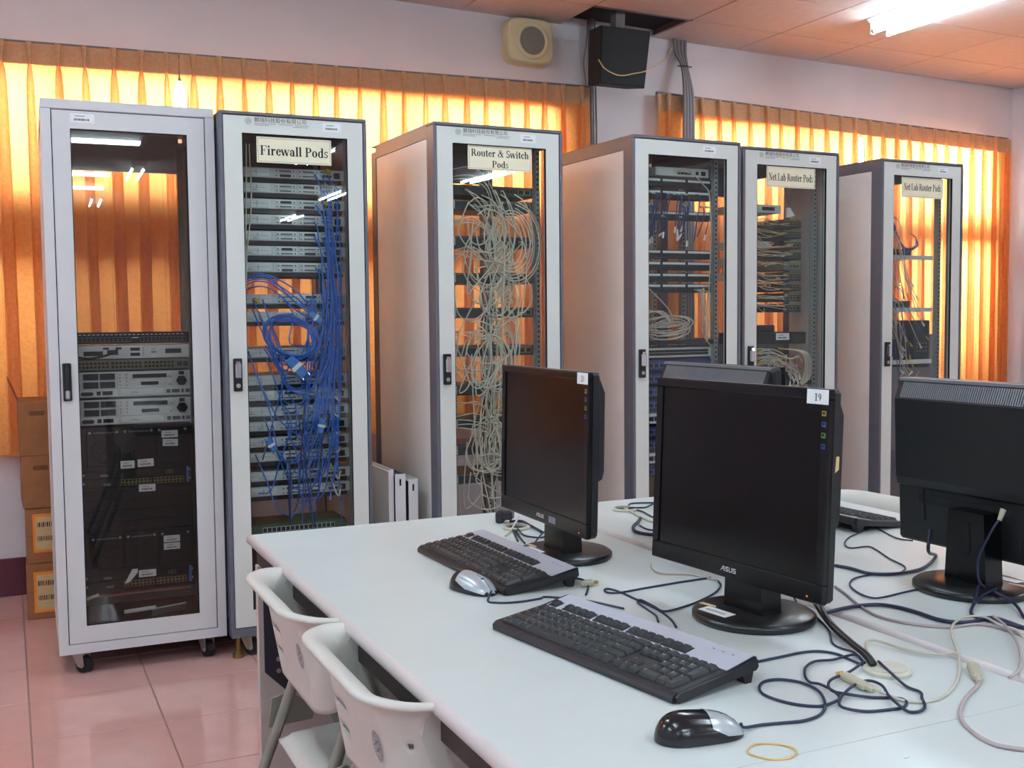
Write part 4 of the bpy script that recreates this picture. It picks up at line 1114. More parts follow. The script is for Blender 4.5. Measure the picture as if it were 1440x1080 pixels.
# ================================================================== THE TABLES AND WHAT STANDS ON THEM
# cable courses over the table top, metres
TC = {
  'kb1': [(1.049,1.361), (1.096,1.364), (1.141,1.367), (1.170,1.359), (1.185,1.336), (1.184,1.305), (1.182,1.273), (1.177,1.252)],
  'mouse1': [(0.858,1.141), (0.888,1.145), (0.919,1.138), (0.946,1.132), (0.976,1.137), (1.003,1.154), (1.030,1.188), (1.044,1.221), (1.043,1.253), (1.025,1.276), (1.002,1.282), (0.979,1.266), (0.965,1.240), (0.968,1.209), (0.981,1.183), (1.004,1.165), (1.026,1.160), (1.044,1.171), (1.054,1.196), (1.056,1.226), (1.054,1.247), (1.071,1.277), (1.097,1.304), (1.125,1.317), (1.155,1.311), (1.185,1.316), (1.205,1.314), (1.188,1.276)],
  'extra': [(1.182,1.273), (1.135,1.251), (1.089,1.236), (1.067,1.220), (1.053,1.197), (1.061,1.177), (1.093,1.160), (1.121,1.143), (1.125,1.128), (1.106,1.112), (1.087,1.112), (1.049,1.121), (1.023,1.134), (1.026,1.151), (1.050,1.173), (1.091,1.198), (1.122,1.209), (1.135,1.202), (1.130,1.178), (1.109,1.144), (1.095,1.112), (1.096,1.094), (1.110,1.088), (1.131,1.099), (1.150,1.123), (1.168,1.144), (1.168,1.170), (1.180,1.212), (1.195,1.255)],
  'm19thick1': [(1.335,1.587), (1.297,1.507), (1.263,1.434), (1.229,1.355), (1.204,1.298), (1.175,1.248)],
  'm19thick2': [(1.337,1.569), (1.287,1.481), (1.260,1.415), (1.228,1.343), (1.203,1.287), (1.180,1.248)],
  'm19thin': [(1.325,1.600), (1.306,1.535), (1.265,1.448), (1.220,1.386), (1.213,1.357), (1.216,1.330), (1.193,1.286)],
  'navy': [(1.323,1.526), (1.363,1.526), (1.406,1.528), (1.444,1.518), (1.462,1.488), (1.467,1.446), (1.465,1.399), (1.477,1.371), (1.505,1.359), (1.558,1.360), (1.555,1.294)],
  'navy2': [(1.588,1.799), (1.599,1.764), (1.601,1.715), (1.625,1.692), (1.664,1.683), (1.720,1.691), (1.785,1.725), (1.852,1.774)],
  'farkb': [(1.980,2.101), (1.907,2.060), (1.833,2.024), (1.770,1.972), (1.745,1.926), (1.791,1.920), (1.784,1.885), (1.745,1.804), (1.717,1.730), (1.670,1.695), (1.632,1.699), (1.593,1.707), (1.545,1.696), (1.502,1.657), (1.476,1.604), (1.473,1.566), (1.499,1.560), (1.552,1.569), (1.600,1.573), (1.641,1.557)],
  'farkb2': [(1.980,2.101), (1.945,2.026), (1.919,1.956), (1.932,1.921)],
  'beigeA': [(1.203,1.280), (1.237,1.326), (1.263,1.354), (1.279,1.357), (1.286,1.337), (1.288,1.300), (1.307,1.265), (1.327,1.248), (1.330,1.229)],
  'usb1': [(1.109,1.186), (1.111,1.162), (1.122,1.132), (1.145,1.114), (1.185,1.118), (1.238,1.146), (1.293,1.189), (1.349,1.244), (1.395,1.299), (1.442,1.344), (1.492,1.371), (1.525,1.372), (1.535,1.353), (1.520,1.312), (1.521,1.283), (1.494,1.242)],
  'pink': [(1.547,1.350), (1.521,1.305), (1.476,1.244), (1.423,1.189), (1.373,1.149), (1.343,1.133), (1.333,1.134)],
  'usb2': [(1.282,1.145), (1.263,1.128), (1.232,1.112), (1.196,1.091), (1.152,1.057), (1.129,1.029), (1.113,0.995), (1.108,0.963), (1.117,0.945), (1.127,0.934)],
  'beigelong': [(1.470,1.664), (1.448,1.609), (1.415,1.538), (1.393,1.475), (1.395,1.430), (1.415,1.390), (1.452,1.357), (1.508,1.348), (1.523,1.311), (1.521,1.265)],
  'usbA': [(1.115,1.244), (1.109,1.186)],
  'usbB': [(1.322,1.192), (1.282,1.145)],
  'loopL1': [(1.303,1.847), (1.228,1.844), (1.138,1.835), (1.075,1.827), (1.054,1.838), (1.057,1.857), (1.069,1.863), (1.077,1.831), (1.076,1.771), (1.075,1.712), (1.069,1.662), (1.057,1.617), (1.040,1.577)],
  'loopL2': [(1.299,1.815), (1.282,1.783), (1.247,1.748), (1.204,1.719), (1.148,1.691), (1.076,1.666), (1.071,1.699), (1.073,1.745), (1.063,1.742), (1.057,1.698), (1.049,1.657), (1.031,1.620)],
  'lightL': [(1.262,2.010), (1.237,1.965), (1.232,1.926), (1.260,1.906), (1.281,1.888), (1.293,1.847), (1.303,1.824)],
  'm20a': [(1.191,2.597), (1.220,2.582), (1.214,2.514), (1.203,2.422)],
  'm20b': [(1.183,2.570), (1.152,2.489), (1.121,2.407), (1.104,2.360)],
  'm20c': [(1.185,2.560), (1.144,2.449), (1.124,2.385), (1.109,2.332)],
  'm20d': [(1.162,2.484), (1.149,2.425), (1.157,2.389), (1.181,2.376), (1.210,2.393)],
  'm20e': [(1.226,2.610), (1.187,2.551), (1.143,2.483), (1.104,2.431)],
  'm20f': [(1.218,2.400), (1.191,2.371), (1.146,2.323), (1.106,2.284)],
  'plug20': [(1.171,2.607), (1.187,2.587)],
  'kb2': [(1.048,1.973), (1.059,1.955), (1.054,1.921), (1.034,1.883), (1.007,1.842)],
  'mouse2': [(0.818,1.885), (0.829,1.866), (0.850,1.856), (0.880,1.853), (0.915,1.857), (0.933,1.861)],
  'farA': [(1.714,2.618), (1.673,2.649), (1.617,2.670), (1.589,2.651), (1.567,2.600), (1.568,2.541), (1.550,2.455), (1.575,2.405)],
  'farB': [(1.506,2.452), (1.470,2.407), (1.432,2.365), (1.404,2.314), (1.404,2.276), (1.421,2.251), (1.458,2.226)],
  'farC': [(1.545,2.600), (1.540,2.555), (1.525,2.494), (1.517,2.436), (1.516,2.401), (1.532,2.340)],
  'farD': [(1.458,2.379), (1.449,2.333), (1.456,2.306), (1.481,2.261)],
  'farE': [(1.652,2.617), (1.598,2.572), (1.577,2.567), (1.558,2.585), (1.535,2.589)],
  'mRa': [(1.668,1.451), (1.631,1.448), (1.587,1.430), (1.543,1.393), (1.541,1.356), (1.556,1.295)],
  'mRb': [(2.065,1.722), (1.914,1.639), (1.796,1.569), (1.673,1.492), (1.587,1.430)],
  'mRc': [(1.649,1.440), (1.653,1.397), (1.610,1.340)],
  'band': [(0.829,1.087), (0.866,1.054), (0.864,1.092), (0.831,1.050)],
}
ZTBL = .80
X0, XS, X1 = .533, 1.348, 2.188        # left edge, middle seam, right edge
YB, YJ, YN = 2.765, 1.052, -.66        # back edge, joint, near end (behind the camera)
def table(x0, x1, y0, y1, dz, left_edge, label):
    t = tag(empty('desk', ((x0+x1)/2, (y0+y1)/2, 0)), label, 'desk', 'pale lab desks')
    cx, cy = (x0+x1)/2, (y0+y1)/2; a, b = (x1-x0)/2-.0008, (y1-y0)/2-.0008
    zt = ZTBL+dz; r = .007
    jt = .0 if y0 > 0 else .012; jn = .012 if y0 > 0 else .0    # no band at the butt joint
    MB().rbox(-a+.012, -b+(.0 if y0 > 0 else .012), zt-.026, a-.012, b-(.012 if y0 > 0 else .0), zt, .0005).build('table_top', 'table_top', t)
    # rounded edge band: a D-profile swept round the top
    n = 7; prof = []
    for k in range(n+1):
        th = math.pi/2-math.pi*k/n; prof.append((.0125*math.cos(th), .0135*math.sin(th)))
    m = MB(); rows = []
    for sx, sy in ((-1, -1), (1, -1), (1, 1), (-1, 1), (-1, -1)):
        joint = (sy < 0) == (y0 > 0)
        rows.append([(sx*(a-.0125+p[0]), (sy*b if joint else sy*(b-.0125+p[0])), zt-.0135+p[1]) for p in prof])
    m.grid(rows[:2][::-1] if False else rows)
    drop = 0 if y0 > 0 else 2
    nf = len(prof)-1; m.f = [f for k, f in enumerate(m.f) if k//nf != drop]; m.m = [0]*len(m.f)
    m.build('edge_band', 'table_edge', t, smooth=True)
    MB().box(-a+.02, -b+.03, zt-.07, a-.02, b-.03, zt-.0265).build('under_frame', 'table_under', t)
    for sy in (-1, 1):
        p = MB().box(-a+.014, sy*(b-.05)-.013, .03, a-.05, sy*(b-.05)+.013, zt-.071).build('end_panel', 'table_steel', t)
        MB().prism([(-a+.026, zt-.08), (-a+.026, .46), (-a+.085, .40), (-a+.14, .40), (-a+.30, zt-.08)], sy*(b-.05)-sy*.0138, sy*(b-.05)-sy*.018, 'y').build('bracket', 'bracket_dark', p)
        s = MB()
        for zz in (.49, .46): s.cyl((-a+.06, sy*(b-.05)-sy*.018, zz), (-a+.06, sy*(b-.05)-sy*.021, zz), .006, n=8)
        s.build('screw', 'steel', p)
        MB().rbox(-a+.03, sy*(b-.05)-.025, 0, a-.04, sy*(b-.05)+.025, .03, .004).build('foot_bar', 'table_steel', t)
    sx = 1 if left_edge else -1
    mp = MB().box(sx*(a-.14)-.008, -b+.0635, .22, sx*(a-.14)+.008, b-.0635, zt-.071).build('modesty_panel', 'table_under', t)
    h = MB()
    for k in range(14):
        for q in range(2): h.cyl((sx*(a-.14)-sx*.008, -b+.16+k*(2*b-.32)/13, .52+.12*q), (sx*(a-.14)-sx*.0095, -b+.16+k*(2*b-.32)/13, .52+.12*q), .006, n=8)
    h.build('panel_hole', 'hole', mp, fixn=False)
    return t
tA = table(X0, XS, YJ, YB, 0, True, 'pale desk under the monitors numbered 19 and 20')
tB = table(XS, X1, YJ, YB, .003, False, 'pale desk under the monitors that show their backs')
tC = table(X0, XS, YN, YJ, 0, True, 'pale desk in the bottom right corner, beyond the thin joint line')
tD = table(XS, X1, YN, YJ, .003, False, 'pale desk at the right picture edge, beyond the raised seam')
def grommet(x, y, z, label, open_=False):
    t = tag(empty('cable_grommet', (x, y, z)), label, 'grommet')
    MB().lathe([(.030, .0), (.035, .0), (.036, .005), (.033, .0075), (.029, .0075), (.029, .001)], 28, caps=False).build('ring', 'grommet', t)
    if open_: MB().lathe([(.0001, .0003), (.029, .0003), (.029, .001)], 24).build('hole', 'gap_black', t)
    else:
        MB().prism([(.029*math.cos(a*math.pi/14), .029*math.sin(a*math.pi/14)) for a in range(-8, 17)], .001, .0082, 'z').build('cap', 'grommet', t)
        MB().lathe([(.0001, .0003), (.028, .0003), (.028, .0008)], 20).build('hole', 'gap_black', t)
grommet(1.197, 1.238, ZTBL, 'cream cable outlet with a lid beside the tangled navy mouse cable')
grommet(1.545, 2.598, ZTBL+.003, 'open cable outlet at the far end of the desks, left of monitor 19', True)
grommet(1.172, 2.515, ZTBL, 'cable outlet with a black plug behind monitor 20', True)

# ------------------------------------------------------------------ monitors
MW, MH = .44, .345
def monitor(x, y, rz, tilt, z, zb, label, num=None, ink='ink', front=True, chip=False, extra=False):
    t = tag(empty('monitor', (x, y, z), rz), label, 'monitor', 'flat black monitors')
    Mt = Matrix.Translation((0, -.06, zb)) @ Matrix.Rotation(-tilt, 4, 'X')
    def mb():
        m = MB(); m.M = Mt; return m
    w2 = MW/2
    # back shell: slab plus hump, tapered towards its sides
    shell = mb()
    def ring(yy, x_, z0, z1, rr):
        return [(-x_+rr, yy, z0), (x_-rr, yy, z0), (x_, yy, z0+rr), (x_, yy, z1-rr), (x_-rr, yy, z1), (-x_+rr, yy, z1), (-x_, yy, z1-rr), (-x_, yy, z0+rr)]
    rows = [ring(.012, w2, 0, MH, .006), ring(.026, w2-.001, .001, MH-.001, .006), ring(.031, w2-.008, .006, MH-.004, .008)]
    shell.grid(rows, close_u=True); shell._add(rows[-1], [tuple(range(8))])
    shell.build('rear_shell', 'bezel_matt', t)
    hump = mb()
    hx = w2-.012
    hump.prism([(.030, MH-.006), (.046, MH*.875), (.046, MH*.40), (.042, MH*.355), (.030, MH*.335)], -hx, hx, 'x')
    hp = hump.build('rear_hump', 'bezel_matt', t)
    # slanting vent strip along the top of the hump
    v = mb(); A = Vector((.0315, MH-.009)); B = Vector((.0452, MH*.885)); d = (B-A); nrm = Vector((-d.y, d.x)).normalized()
    if nrm.x < 0: nrm = -nrm
    n = 74
    for k in range(n):
        xx = -hx+.012+(2*hx-.024)*k/n; ww = (2*hx-.024)/n*.55
        p = [A, B, B+nrm*.0016, A+nrm*.0016]
        v.prism([(q.x, q.y) for q in p], xx, xx+ww, 'x')
    v.build('vent_strip', 'vent_grey', hp, fixn=False)
    lip = mb(); lip.box(-hx, .024, MH-.0062, hx, .0312, MH-.0002); lip.build('top_lip', 'vent_grey', t)
    grooves = mb()
    for xx in (-.145, .145): grooves.rbox(xx-.003, .0305, .05, xx+.003, .0325, .135, .0008)
    grooves.build('rear_rib', 'bezel', t)
    pk = mb(); pk.box(-.16, .0312, .085, .16, .0322, .105); pk.build('connector_recess', 'gap_black', t)
    # bezel ring and screen
    b = mb(); bz = .017; bb = .032
    b.rbox(-w2, 0, 0, w2, .0125, bb, .002); b.rbox(-w2, 0, MH-bz, w2, .0125, MH, .002); b.rbox(-w2, 0, bb-.001, -w2+bz, .0125, MH-bz+.001, .002); b.rbox(w2-bz, 0, bb-.001, w2, .0125, MH-bz+.001, .002)
    bez = b.build('bezel', 'bezel', t)
    mb().box(-w2+bz-.001, .004, bb-.001, w2-bz+.001, .0115, MH-bz+.001).build('screen', 'screen', t)
    # neck and base
    nz = .15 if front else .155
    nk = MB(); nk.prism([(-.050, .010), (.050, .010), (.042, nz), (-.042, nz)], -.026, .020, 'y')
    neck = nk.build('neck', 'bezel', t)
    if not front:
        sl = MB(); sl.prism([(-.009+.0, .070), (.009, .070), (.012, .085), (.008, .135), (-.008, .135), (-.012, .085)], .0202, .0215, 'y'); sl.build('cable_slot', 'gap_black', neck)
    bs = MB(); n = 40; rws = []
    for rx, ry, zz in ((.108, .104, 0), (.112, .108, .003), (.112, .108, .011), (.106, .102, .0155), (.06, .058, .018), (.001, .001, .0182)):
        rws.append([(rx*math.cos(2*math.pi*k/n), ry*math.sin(2*math.pi*k/n), zz) for k in range(n)])
    bs.grid(rws, close_u=True); bs._add(rws[0], [tuple(range(n))])
    base = bs.build('base', 'base_black', t, smooth=True)
    q = MB(); q.M = Matrix.Translation((-.018, -.070, .0172)) @ Matrix.Rotation(.05, 4, 'Z') @ Matrix.Rotation(.05, 4, 'X')
    q.box(-.034, -.013, 0, .034, .013, .0008)
    for k in range(12): q.box(-.025+.004*k, -.004, .0008, -.0235+.004*k, .003, .0010, 1)
    q.build('base_sticker', ['paper', 'ink_grey'], base, fixn=False)
    q = MB(); q.M = Matrix.Translation((-.062, -.05, .0170)) @ Matrix.Rotation(.12, 4, 'Z'); q.box(-.02, -.005, 0, .02, .005, .0006); q.build('base_tag', 'label_tan', base, fixn=False)
    # logo, lamp, stickers
    lg = mb()
    ax = -.020; s = .0085; yy = -.0004
    def bar(pts): lg._add([(p[0], yy, p[1]) for p in pts], [tuple(range(len(pts)))])
    z0 = .0115
    # slanted letters A S U S
    bar([(ax, z0), (ax+.002, z0), (ax+.008, z0+s), (ax+.006, z0+s)]); bar([(ax+.006, z0+s), (ax+.0105, z0+s), (ax+.0095, z0+s-.002), (ax+.006, z0+s-.002)]); bar([(ax+.0085, z0), (ax+.0105, z0), (ax+.0105, z0+s), (ax+.0085, z0+s)]); bar([(ax+.004, z0+.003), (ax+.0085, z0+.003), (ax+.0085, z0+.0045), (ax+.005, z0+.0045)])
    for xo in (.0125, .0315):
        for a in ((0, 0, .008, .0018), (.0062, 0, .008, .0045), (0, .0034, .008, .0051), (0, .0034, .0018, s), (0, s-.0018, .008, s)):
            bar([(ax+xo+a[0], z0+a[1]), (ax+xo+a[2], z0+a[1]), (ax+xo+a[2], z0+a[3]), (ax+xo+a[0], z0+a[3])])
    for a in ((0, 0, .0018, s), (.0062, 0, .008, s), (0, 0, .008, .0018)):
        bar([(ax+.022+a[0], z0+a[1]), (ax+.022+a[2], z0+a[1]), (ax+.022+a[2], z0+a[3]), (ax+.022+a[0], z0+a[3])])
    lg.build('logo', 'logo_silver', bez, fixn=False)
    ld = mb(); ld.box(w2-.034, -.0004, .008, w2-.030, 0, .011); ld.build('power_light', 'led_orange', bez, fixn=False)
    if num:
        st = mb(); st.box(w2-.048, -.0007, MH-.0245, w2-.002, 0, MH-.001); s_ = st.build('number_sticker', 'paper', t, fixn=False)
        nm = mb(); serif_mb(nm, num, w2-.024, MH-.0195, width=.0155, h=.0125, y=-.001); nm.build('number', ink, s_, fixn=False)
        for k, mn in enumerate(('icon_yellow', 'icon_blue', 'icon_green', 'icon_blue')):
            ic = mb(); zc = MH-.0385-k*.0175
            ic.box(w2-.0145, -.0005, zc-.0042, w2-.0055, 0, zc+.0042); ii = ic.build('feature_icon', mn, t, fixn=False)
            d = mb(); d.box(w2-.0125, -.0008, zc-.0012, w2-.0085, -.0005, zc+.0022); d.build('icon_print', 'bezel', ii, fixn=False)
    if chip:
        c = mb(); c.prism([(.018, MH*.615), (.026, MH*.63), (.026, MH*.69), (.020, MH*.69)], w2-.0006, w2+.0006, 'x'); c.build('side_sticker', 'label_tan', t)
    if extra:
        c = mb(); c.box(.045, -.0006, .008, .078, 0, .022); c.build('energy_sticker', 'ink_grey', bez, fixn=False)
    return t
monitor(1.1997, 1.5697, .095-math.pi/2, .043, ZTBL, .08, 'black monitor with the white number sticker 19 on its corner', '19', chip=True)
monitor(1.132, 2.173, -.013-math.pi/2, .022, ZTBL, .083, 'black monitor with the number sticker 20, between the two keyboards and the racks', '20', 'ink_red', extra=True)
monitor(1.695, 1.532, math.pi/2+.02, .04, ZTBL+.003, .062, 'black monitor at the right picture edge turned with its back to us', front=False)
monitor(1.462, 2.09, math.pi/2+.0, .03, ZTBL+.003, .082, 'black monitor showing its vented top behind monitor 19', front=False)

# ------------------------------------------------------------------ keyboards
U = .01905
_keys = {}
def key_mesh(wu, hu):
    k = (wu, hu)
    if k not in _keys:
        w, h = wu*U-.0016, hu*U-.0016; m = MB(); a = .0040
        rows = [[(0, 0, 0), (w, 0, 0), (w, h, 0), (0, h, 0)], [(.0006, .0006, .003), (w-.0006, .0006, .003), (w-.0006, h-.0006, .003), (.0006, h-.0006, .003)], [(a*.8, a*.7, .0082), (w-a*.8, a*.7, .0082), (w-a*.8, h-a*.9, .0092), (a*.8, h-a*.9, .0092)]]
        m.grid(rows, close_u=True); m._add(rows[-1], [(0, 1, 2, 3)])
        _keys[k] = m.mesh('key', 'key')
    return _keys[k]
def layout():
    out = []   # x(u), row, w, h, legend
    def row(r, x, items):
        for it in items:
            if isinstance(it, (int, float)): x += it
            else:
                lg, w = it; out.append((x, r, w, 1, lg)); x += w
    row(0, 0, [('Ctrl', 1.25), ('+', 1.25), ('Alt', 1.25), ('', 6.25), ('Alt', 1.25), ('+', 1.25), ('=', 1.25), ('Ctrl', 1.25), .25, ('<', 1), ('v', 1), ('>', 1), .25, ('0', 2), ('.', 1)])
    row(1, 0, [('Shift', 2.25)] + [(c, 1) for c in 'ZXCVBNM,./'] + [('Shift', 2.75), 1.25, ('^', 1), 1.25] + [(c, 1) for c in '123'])
    row(2, 0, [('Caps', 1.75)] + [(c, 1) for c in "ASDFGHJKL;'"] + [('Enter', 2.25), 3.5] + [(c, 1) for c in '456'])
    row(3, 0, [('Tab', 1.5)] + [(c, 1) for c in 'QWERTYUIOP[]'] + [('\\', 1.5), .25, ('Del', 1), ('End', 1), ('PgD', 1), .25] + [(c, 1) for c in '789'])
    row(4, 0, [(c, 1) for c in '`1234567890-='] + [('Bksp', 2), .25, ('Ins', 1), ('Hm', 1), ('PgU', 1), .25] + [(c, 1) for c in ('Nu', '/', '*', '-')])
    out.append((21.5, 2, 1, 2, '+')); out.append((21.5, 0, 1, 2, 'En'))
    row(5, 0, [('Esc', 1), 1, ('F1', 1), ('F2', 1), ('F3', 1), ('F4', 1), .5, ('F5', 1), ('F6', 1), ('F7', 1), ('F8', 1), .5, ('F9', 1), ('F10', 1), ('F11', 1), ('F12', 1), .25, ('Prt', 1), ('Scr', 1), ('Pau', 1)])
    return out
LAY = layout()
KL, KD = .464, .172
def row_y(r): return .014+r*U if r < 5 else .014+5*U+.0085
_leg = MB()
for (x, r, w, h, lg) in LAY:
    if lg:
        vs, fs = font_mesh(lg, .0066 if len(lg) == 1 else .0042)
        ox = -KL/2+.0176+x*U+.0042; oy = row_y(r)+h*U-.0078
        _leg._add([(ox+v[0], oy+v[1], .0172+.00955) for v in vs], fs)
legend_mesh = _leg.mesh('key_print', 'key_legend')
def keyboard(x, y, rz, z, label, far=False):
    t = tag(empty('keyboard', (x, y, z), rz), label, 'keyboard', 'black and silver keyboards')
    t.rotation_euler = (.112, 0, rz); t.scale = (1, 1, .82)
    m = MB(); n = 5
    m.prism([(0, .002), (.004, 0), (KD-.006, 0), (KD, .004), (KD, .0215), (KD-.003, .0235), (.112, .0172), (.010, .0172), (.003, .014), (0, .009)], -KL/2+.006, KL/2-.006, 'x')
    for s in (-1, 1):
        m.prism([(.004, .003), (.008, .001), (KD-.008, .001), (KD-.003, .006), (KD-.004, .021), (.112, .0165), (.012, .0165), (.004, .011)], s*(KL/2-.006), s*KL/2, 'x')
    m.build('case', 'kb_body', t)
    s = MB(); sy0 = .014+5*U+.0015
    s.prism([(sy0, .0165), (KD-.004, .0228), (KD-.004, .0246), (sy0, .0185)], -KL/2+.010, KL/2-.008, 'x')
    pl = s.build('silver_plate', 'kb_silver', t)
    w = MB()
    for a, b in ((0, 1), (2, 6), (6.5, 10.5), (11, 15), (15.25, 18.25)):
        w.box(-KL/2+.0165+a*U, row_y(5)-.002, .017, -KL/2+.0165+b*U+.001, row_y(5)+U, .0215)
    w.build('key_well', 'kb_body', pl)
    d = MB()
    for k in range(3): d.box(KL/2-.075+k*.020, .150, .0243, KL/2-.070+k*.020, .1512, .0247)
    d.build('indicator', 'kb_body', pl, fixn=False)
    for (kx, r, kw, kh, lg) in LAY:
        link('key', key_mesh(kw, kh), t, (-KL/2+.0176+kx*U, row_y(r)+.0006, .0172 if r < 5 else .0185))
    link('key_print', legend_mesh, t)['kind'] = 'stuff'
    for sx in (-1, 1):
        f = MB(); cx = sx*(KL/2-.014)
        f.prism([(KD-.034, .002), (KD-.008, .002), (KD-.016, -.0225), (KD-.026, -.0225)], cx-.009, cx+.009, 'x')
        f.build('folding_foot', 'kb_body', t)
    return t
keyboard(.790, 1.488, .172-math.pi/2, ZTBL, 'nearest black keyboard with a silver strip, in front of monitor 19')
keyboard(.856, 2.139, .028-math.pi/2, ZTBL, 'black keyboard with a silver strip in front of monitor 20')
keyboard(2.035, 2.292, math.pi/2+.05, ZTBL+.003, 'keyboard at the far side of the desks, its end showing right of monitor 19')

# ------------------------------------------------------------------ mice
def mouse(x, y, rz, z, label, silver_from):
    t = tag(empty('computer_mouse', (x, y, z), rz), label, 'mouse', 'optical mice')
    L = .122; ns, na = 22, 18
    def sec(s, grow=0.0, a0=0, a1=math.pi):
        # s 0 tail .. 1 nose ; rounded plan, humped profile
        q = 2*s-1
        wd = .0305*(max(0, 1-abs(q)**3.2))**.5*(1-.10*s)+.0004
        en = (max(0, 1-abs(q)**5))**.5
        hh = en*.0385*(max(0, 1-abs((s-.42)/.60)**2.6))**.55*(1-.28*s)+.0015
        xx = -L/2+L*s
        pts = []
        for k in range(na+1):
            a = a0+(a1-a0)*k/na; ca, sa = math.cos(a), math.sin(a)
            px = math.copysign(abs(ca)**.92, ca)*(wd+grow); pz = (abs(sa)**.95)*(hh+grow)
            pts.append((xx, px, pz+.001))
        return pts
    ss = [.5-.5*math.cos(math.pi*k/ns) for k in range(ns+1)]
    m = MB(); rows = [sec(s) for s in ss]; m.grid(rows)
    m._add([p for r in rows for p in (r[0], r[-1])], [(2*k, 2*k+1, 2*k+3, 2*k+2) for k in range(ns)])
    body = m.build('shell', 'mouse_black', t, smooth=True)
    m = MB(); s2 = [silver_from+(1-silver_from)*k/10*.985 for k in range(11)]
    rows = []
    for k, s in enumerate(s2):
        e = .55-.30*min(1, k/4)
        rows.append(sec(s, .0007, e, math.pi-e))
    m.grid(rows); m.build('buttons', 'mouse_silver', t, smooth=True)
    w = MB(); xw = -L/2+L*.72; w.cyl((xw, -.0035, .0215), (xw, .0035, .0215), .009, n=16); w.build('wheel', 'mouse_black', t)
    w = MB(); w.box(-L/2+L*.55, -.0005, .027, L/2-.012, .0005, .0235); 
    MB().tube([( -L/2+L*s, 0, sec(s, .0009)[na//2][2]) for s in (.60, .7, .8, .9, .97)], .0006, 4).build('button_split', 'mouse_black', t)
mouse(.794, 1.150, -.17, ZTBL, 'black mouse with silver buttons nearest to us, beside the rubber band', .56)
mouse(.826, 1.978, -1.28, ZTBL, 'black mouse with a big silver top in front of the far keyboard', .30)

# ------------------------------------------------------------------ cables on the desks
def dcable(key, r, mname, label, cat='cable', z=None, ends=None, group=None, lift=None, name='cable', n=7):
    zt = ZTBL+(.003 if TC[key][0][0] > XS else 0)
    pts = []
    for k, (x, y) in enumerate(TC[key]):
        base = ZTBL+(.0035 if x > XS-.01 else 0)
        zz = base+r*1.05+(lift[k] if lift else 0)
        pts.append((x, y, zz))
    # cross over itself and others: a gentle ripple
    pre = ends[0] if ends else []; post = ends[1] if ends else []
    allp = [Vector(p) for p in list(pre)+pts+list(post)]
    o = allp[0].copy()
    c = MB().tube([p-o for p in catmull(allp, 7)], r, n).build(name, mname, None, smooth=True, loc=o, fixn=False)
    return tag(c, label, cat, group)
kb1tail = []
dcable('kb1', .0022, 'cable_navy', 'navy cable leading from the nearest keyboard to the cream cable outlet')
dcable('mouse1', .0022, 'cable_navy', 'navy mouse cable looping on the desk right of the nearest mouse', ends=([(.852, 1.1405, ZTBL+.012)], []), lift=[.003]+[.0]*5+[.001]*4+[.0]*6+[.0045]*4+[.002]*9)
dcable('extra', .0022, 'cable_navy', 'tangled navy cable knotted below the cream cable outlet', lift=[.006, .004, .0045]+[.0045]*3+[0]*6+[.004]*6+[.005]*3+[.001]*6+[.006, .010])
dcable('m19thick1', .0042, 'cable_black', 'thick black monitor cable running from behind monitor 19 into the outlet, left one', ends=([(1.30, 1.60, .90)], []), lift=[.03, .012, .004, .004, .006, .008])
dcable('m19thick2', .0042, 'cable_black', 'thick black monitor cable running from behind monitor 19 into the outlet, right one', ends=([(1.30, 1.57, .90)], []), lift=[.03, .012, .005, .006, .008, .008])
dcable('m19thin', .0018, 'cable_navy', 'thin dark cable beside the thick monitor cables of monitor 19', ends=([(1.29, 1.61, .88)], []))
dcable('navy', .0036, 'cable_navy', 'thick navy cable bending over the seam between the desks')
dcable('navy2', .0036, 'cable_navy', 'thick navy cable climbing to the back of the right monitor', ends=([], [(1.686, 1.635, .86), (1.69, 1.635, .905)]))
dcable('farkb', .0018, 'cable_navy', 'thin navy cable zigzagging from the far keyboard to the right monitor')
dcable('farkb2', .0018, 'cable_navy', 'thin navy cable end right beside the far keyboard')
dcable('beigeA', .0022, 'cable_beige', 'beige cable rising out of the cream cable outlet towards the seam', lift=[.008]+[.004]*7+[.012])
dcable('usb1', .0022, 'cable_beige', 'beige cable in a wide loop with a gold tipped plug', lift=[.005]*2+[.0]*6+[.006]*8)
dcable('pink', .0026, 'cable_pinkish', 'pinkish grey cable bow at the right picture edge', lift=[.008, .008, .006, .003, .001, 0, 0])
dcable('usb2', .0028, 'cable_pinkish', 'beige grey cable with a plug running to the lower right corner')
dcable('beigelong', .0024, 'cable_pinkish', 'long beige cable lying behind monitor 19 across the seam')
dcable('loopL1', .0021, 'cable_navy', 'navy cable with a narrow loop left of the base of monitor 19')
dcable('loopL2', .0021, 'cable_navy', 'navy cable curving round the left of the base of monitor 19', lift=[0, 0, 0, 0, 0, .002, .0045, .0045, .002, 0, 0, 0])
dcable('lightL', .0022, 'cable_beige', 'pale cable peeping out under the lower left corner of monitor 19')
dcable('m20a', .0034, 'cable_navy', 'thick navy cable from the black plug to monitor 20')
dcable('m20b', .0024, 'cable_black', 'short black cable in front of the black plug, left one')
dcable('m20c', .0024, 'cable_black', 'short black cable in front of the black plug, right one')
dcable('m20d', .0022, 'cable_navy', 'thin navy cable bowing below monitor 20', lift=[.004, 0, 0, 0, .01])
dcable('m20e', .0026, 'pale_cable', 'short pale cable crossing the black cables behind the far keyboard', lift=[.008, .006, .002, 0])
dcable('m20f', .0022, 'cable_navy', 'dark cable crossing the base of monitor 20', lift=[.022, .020, .016, .002])
dcable('kb2', .0022, 'cable_navy', 'dark cable loop at the right end of the keyboard before monitor 20')
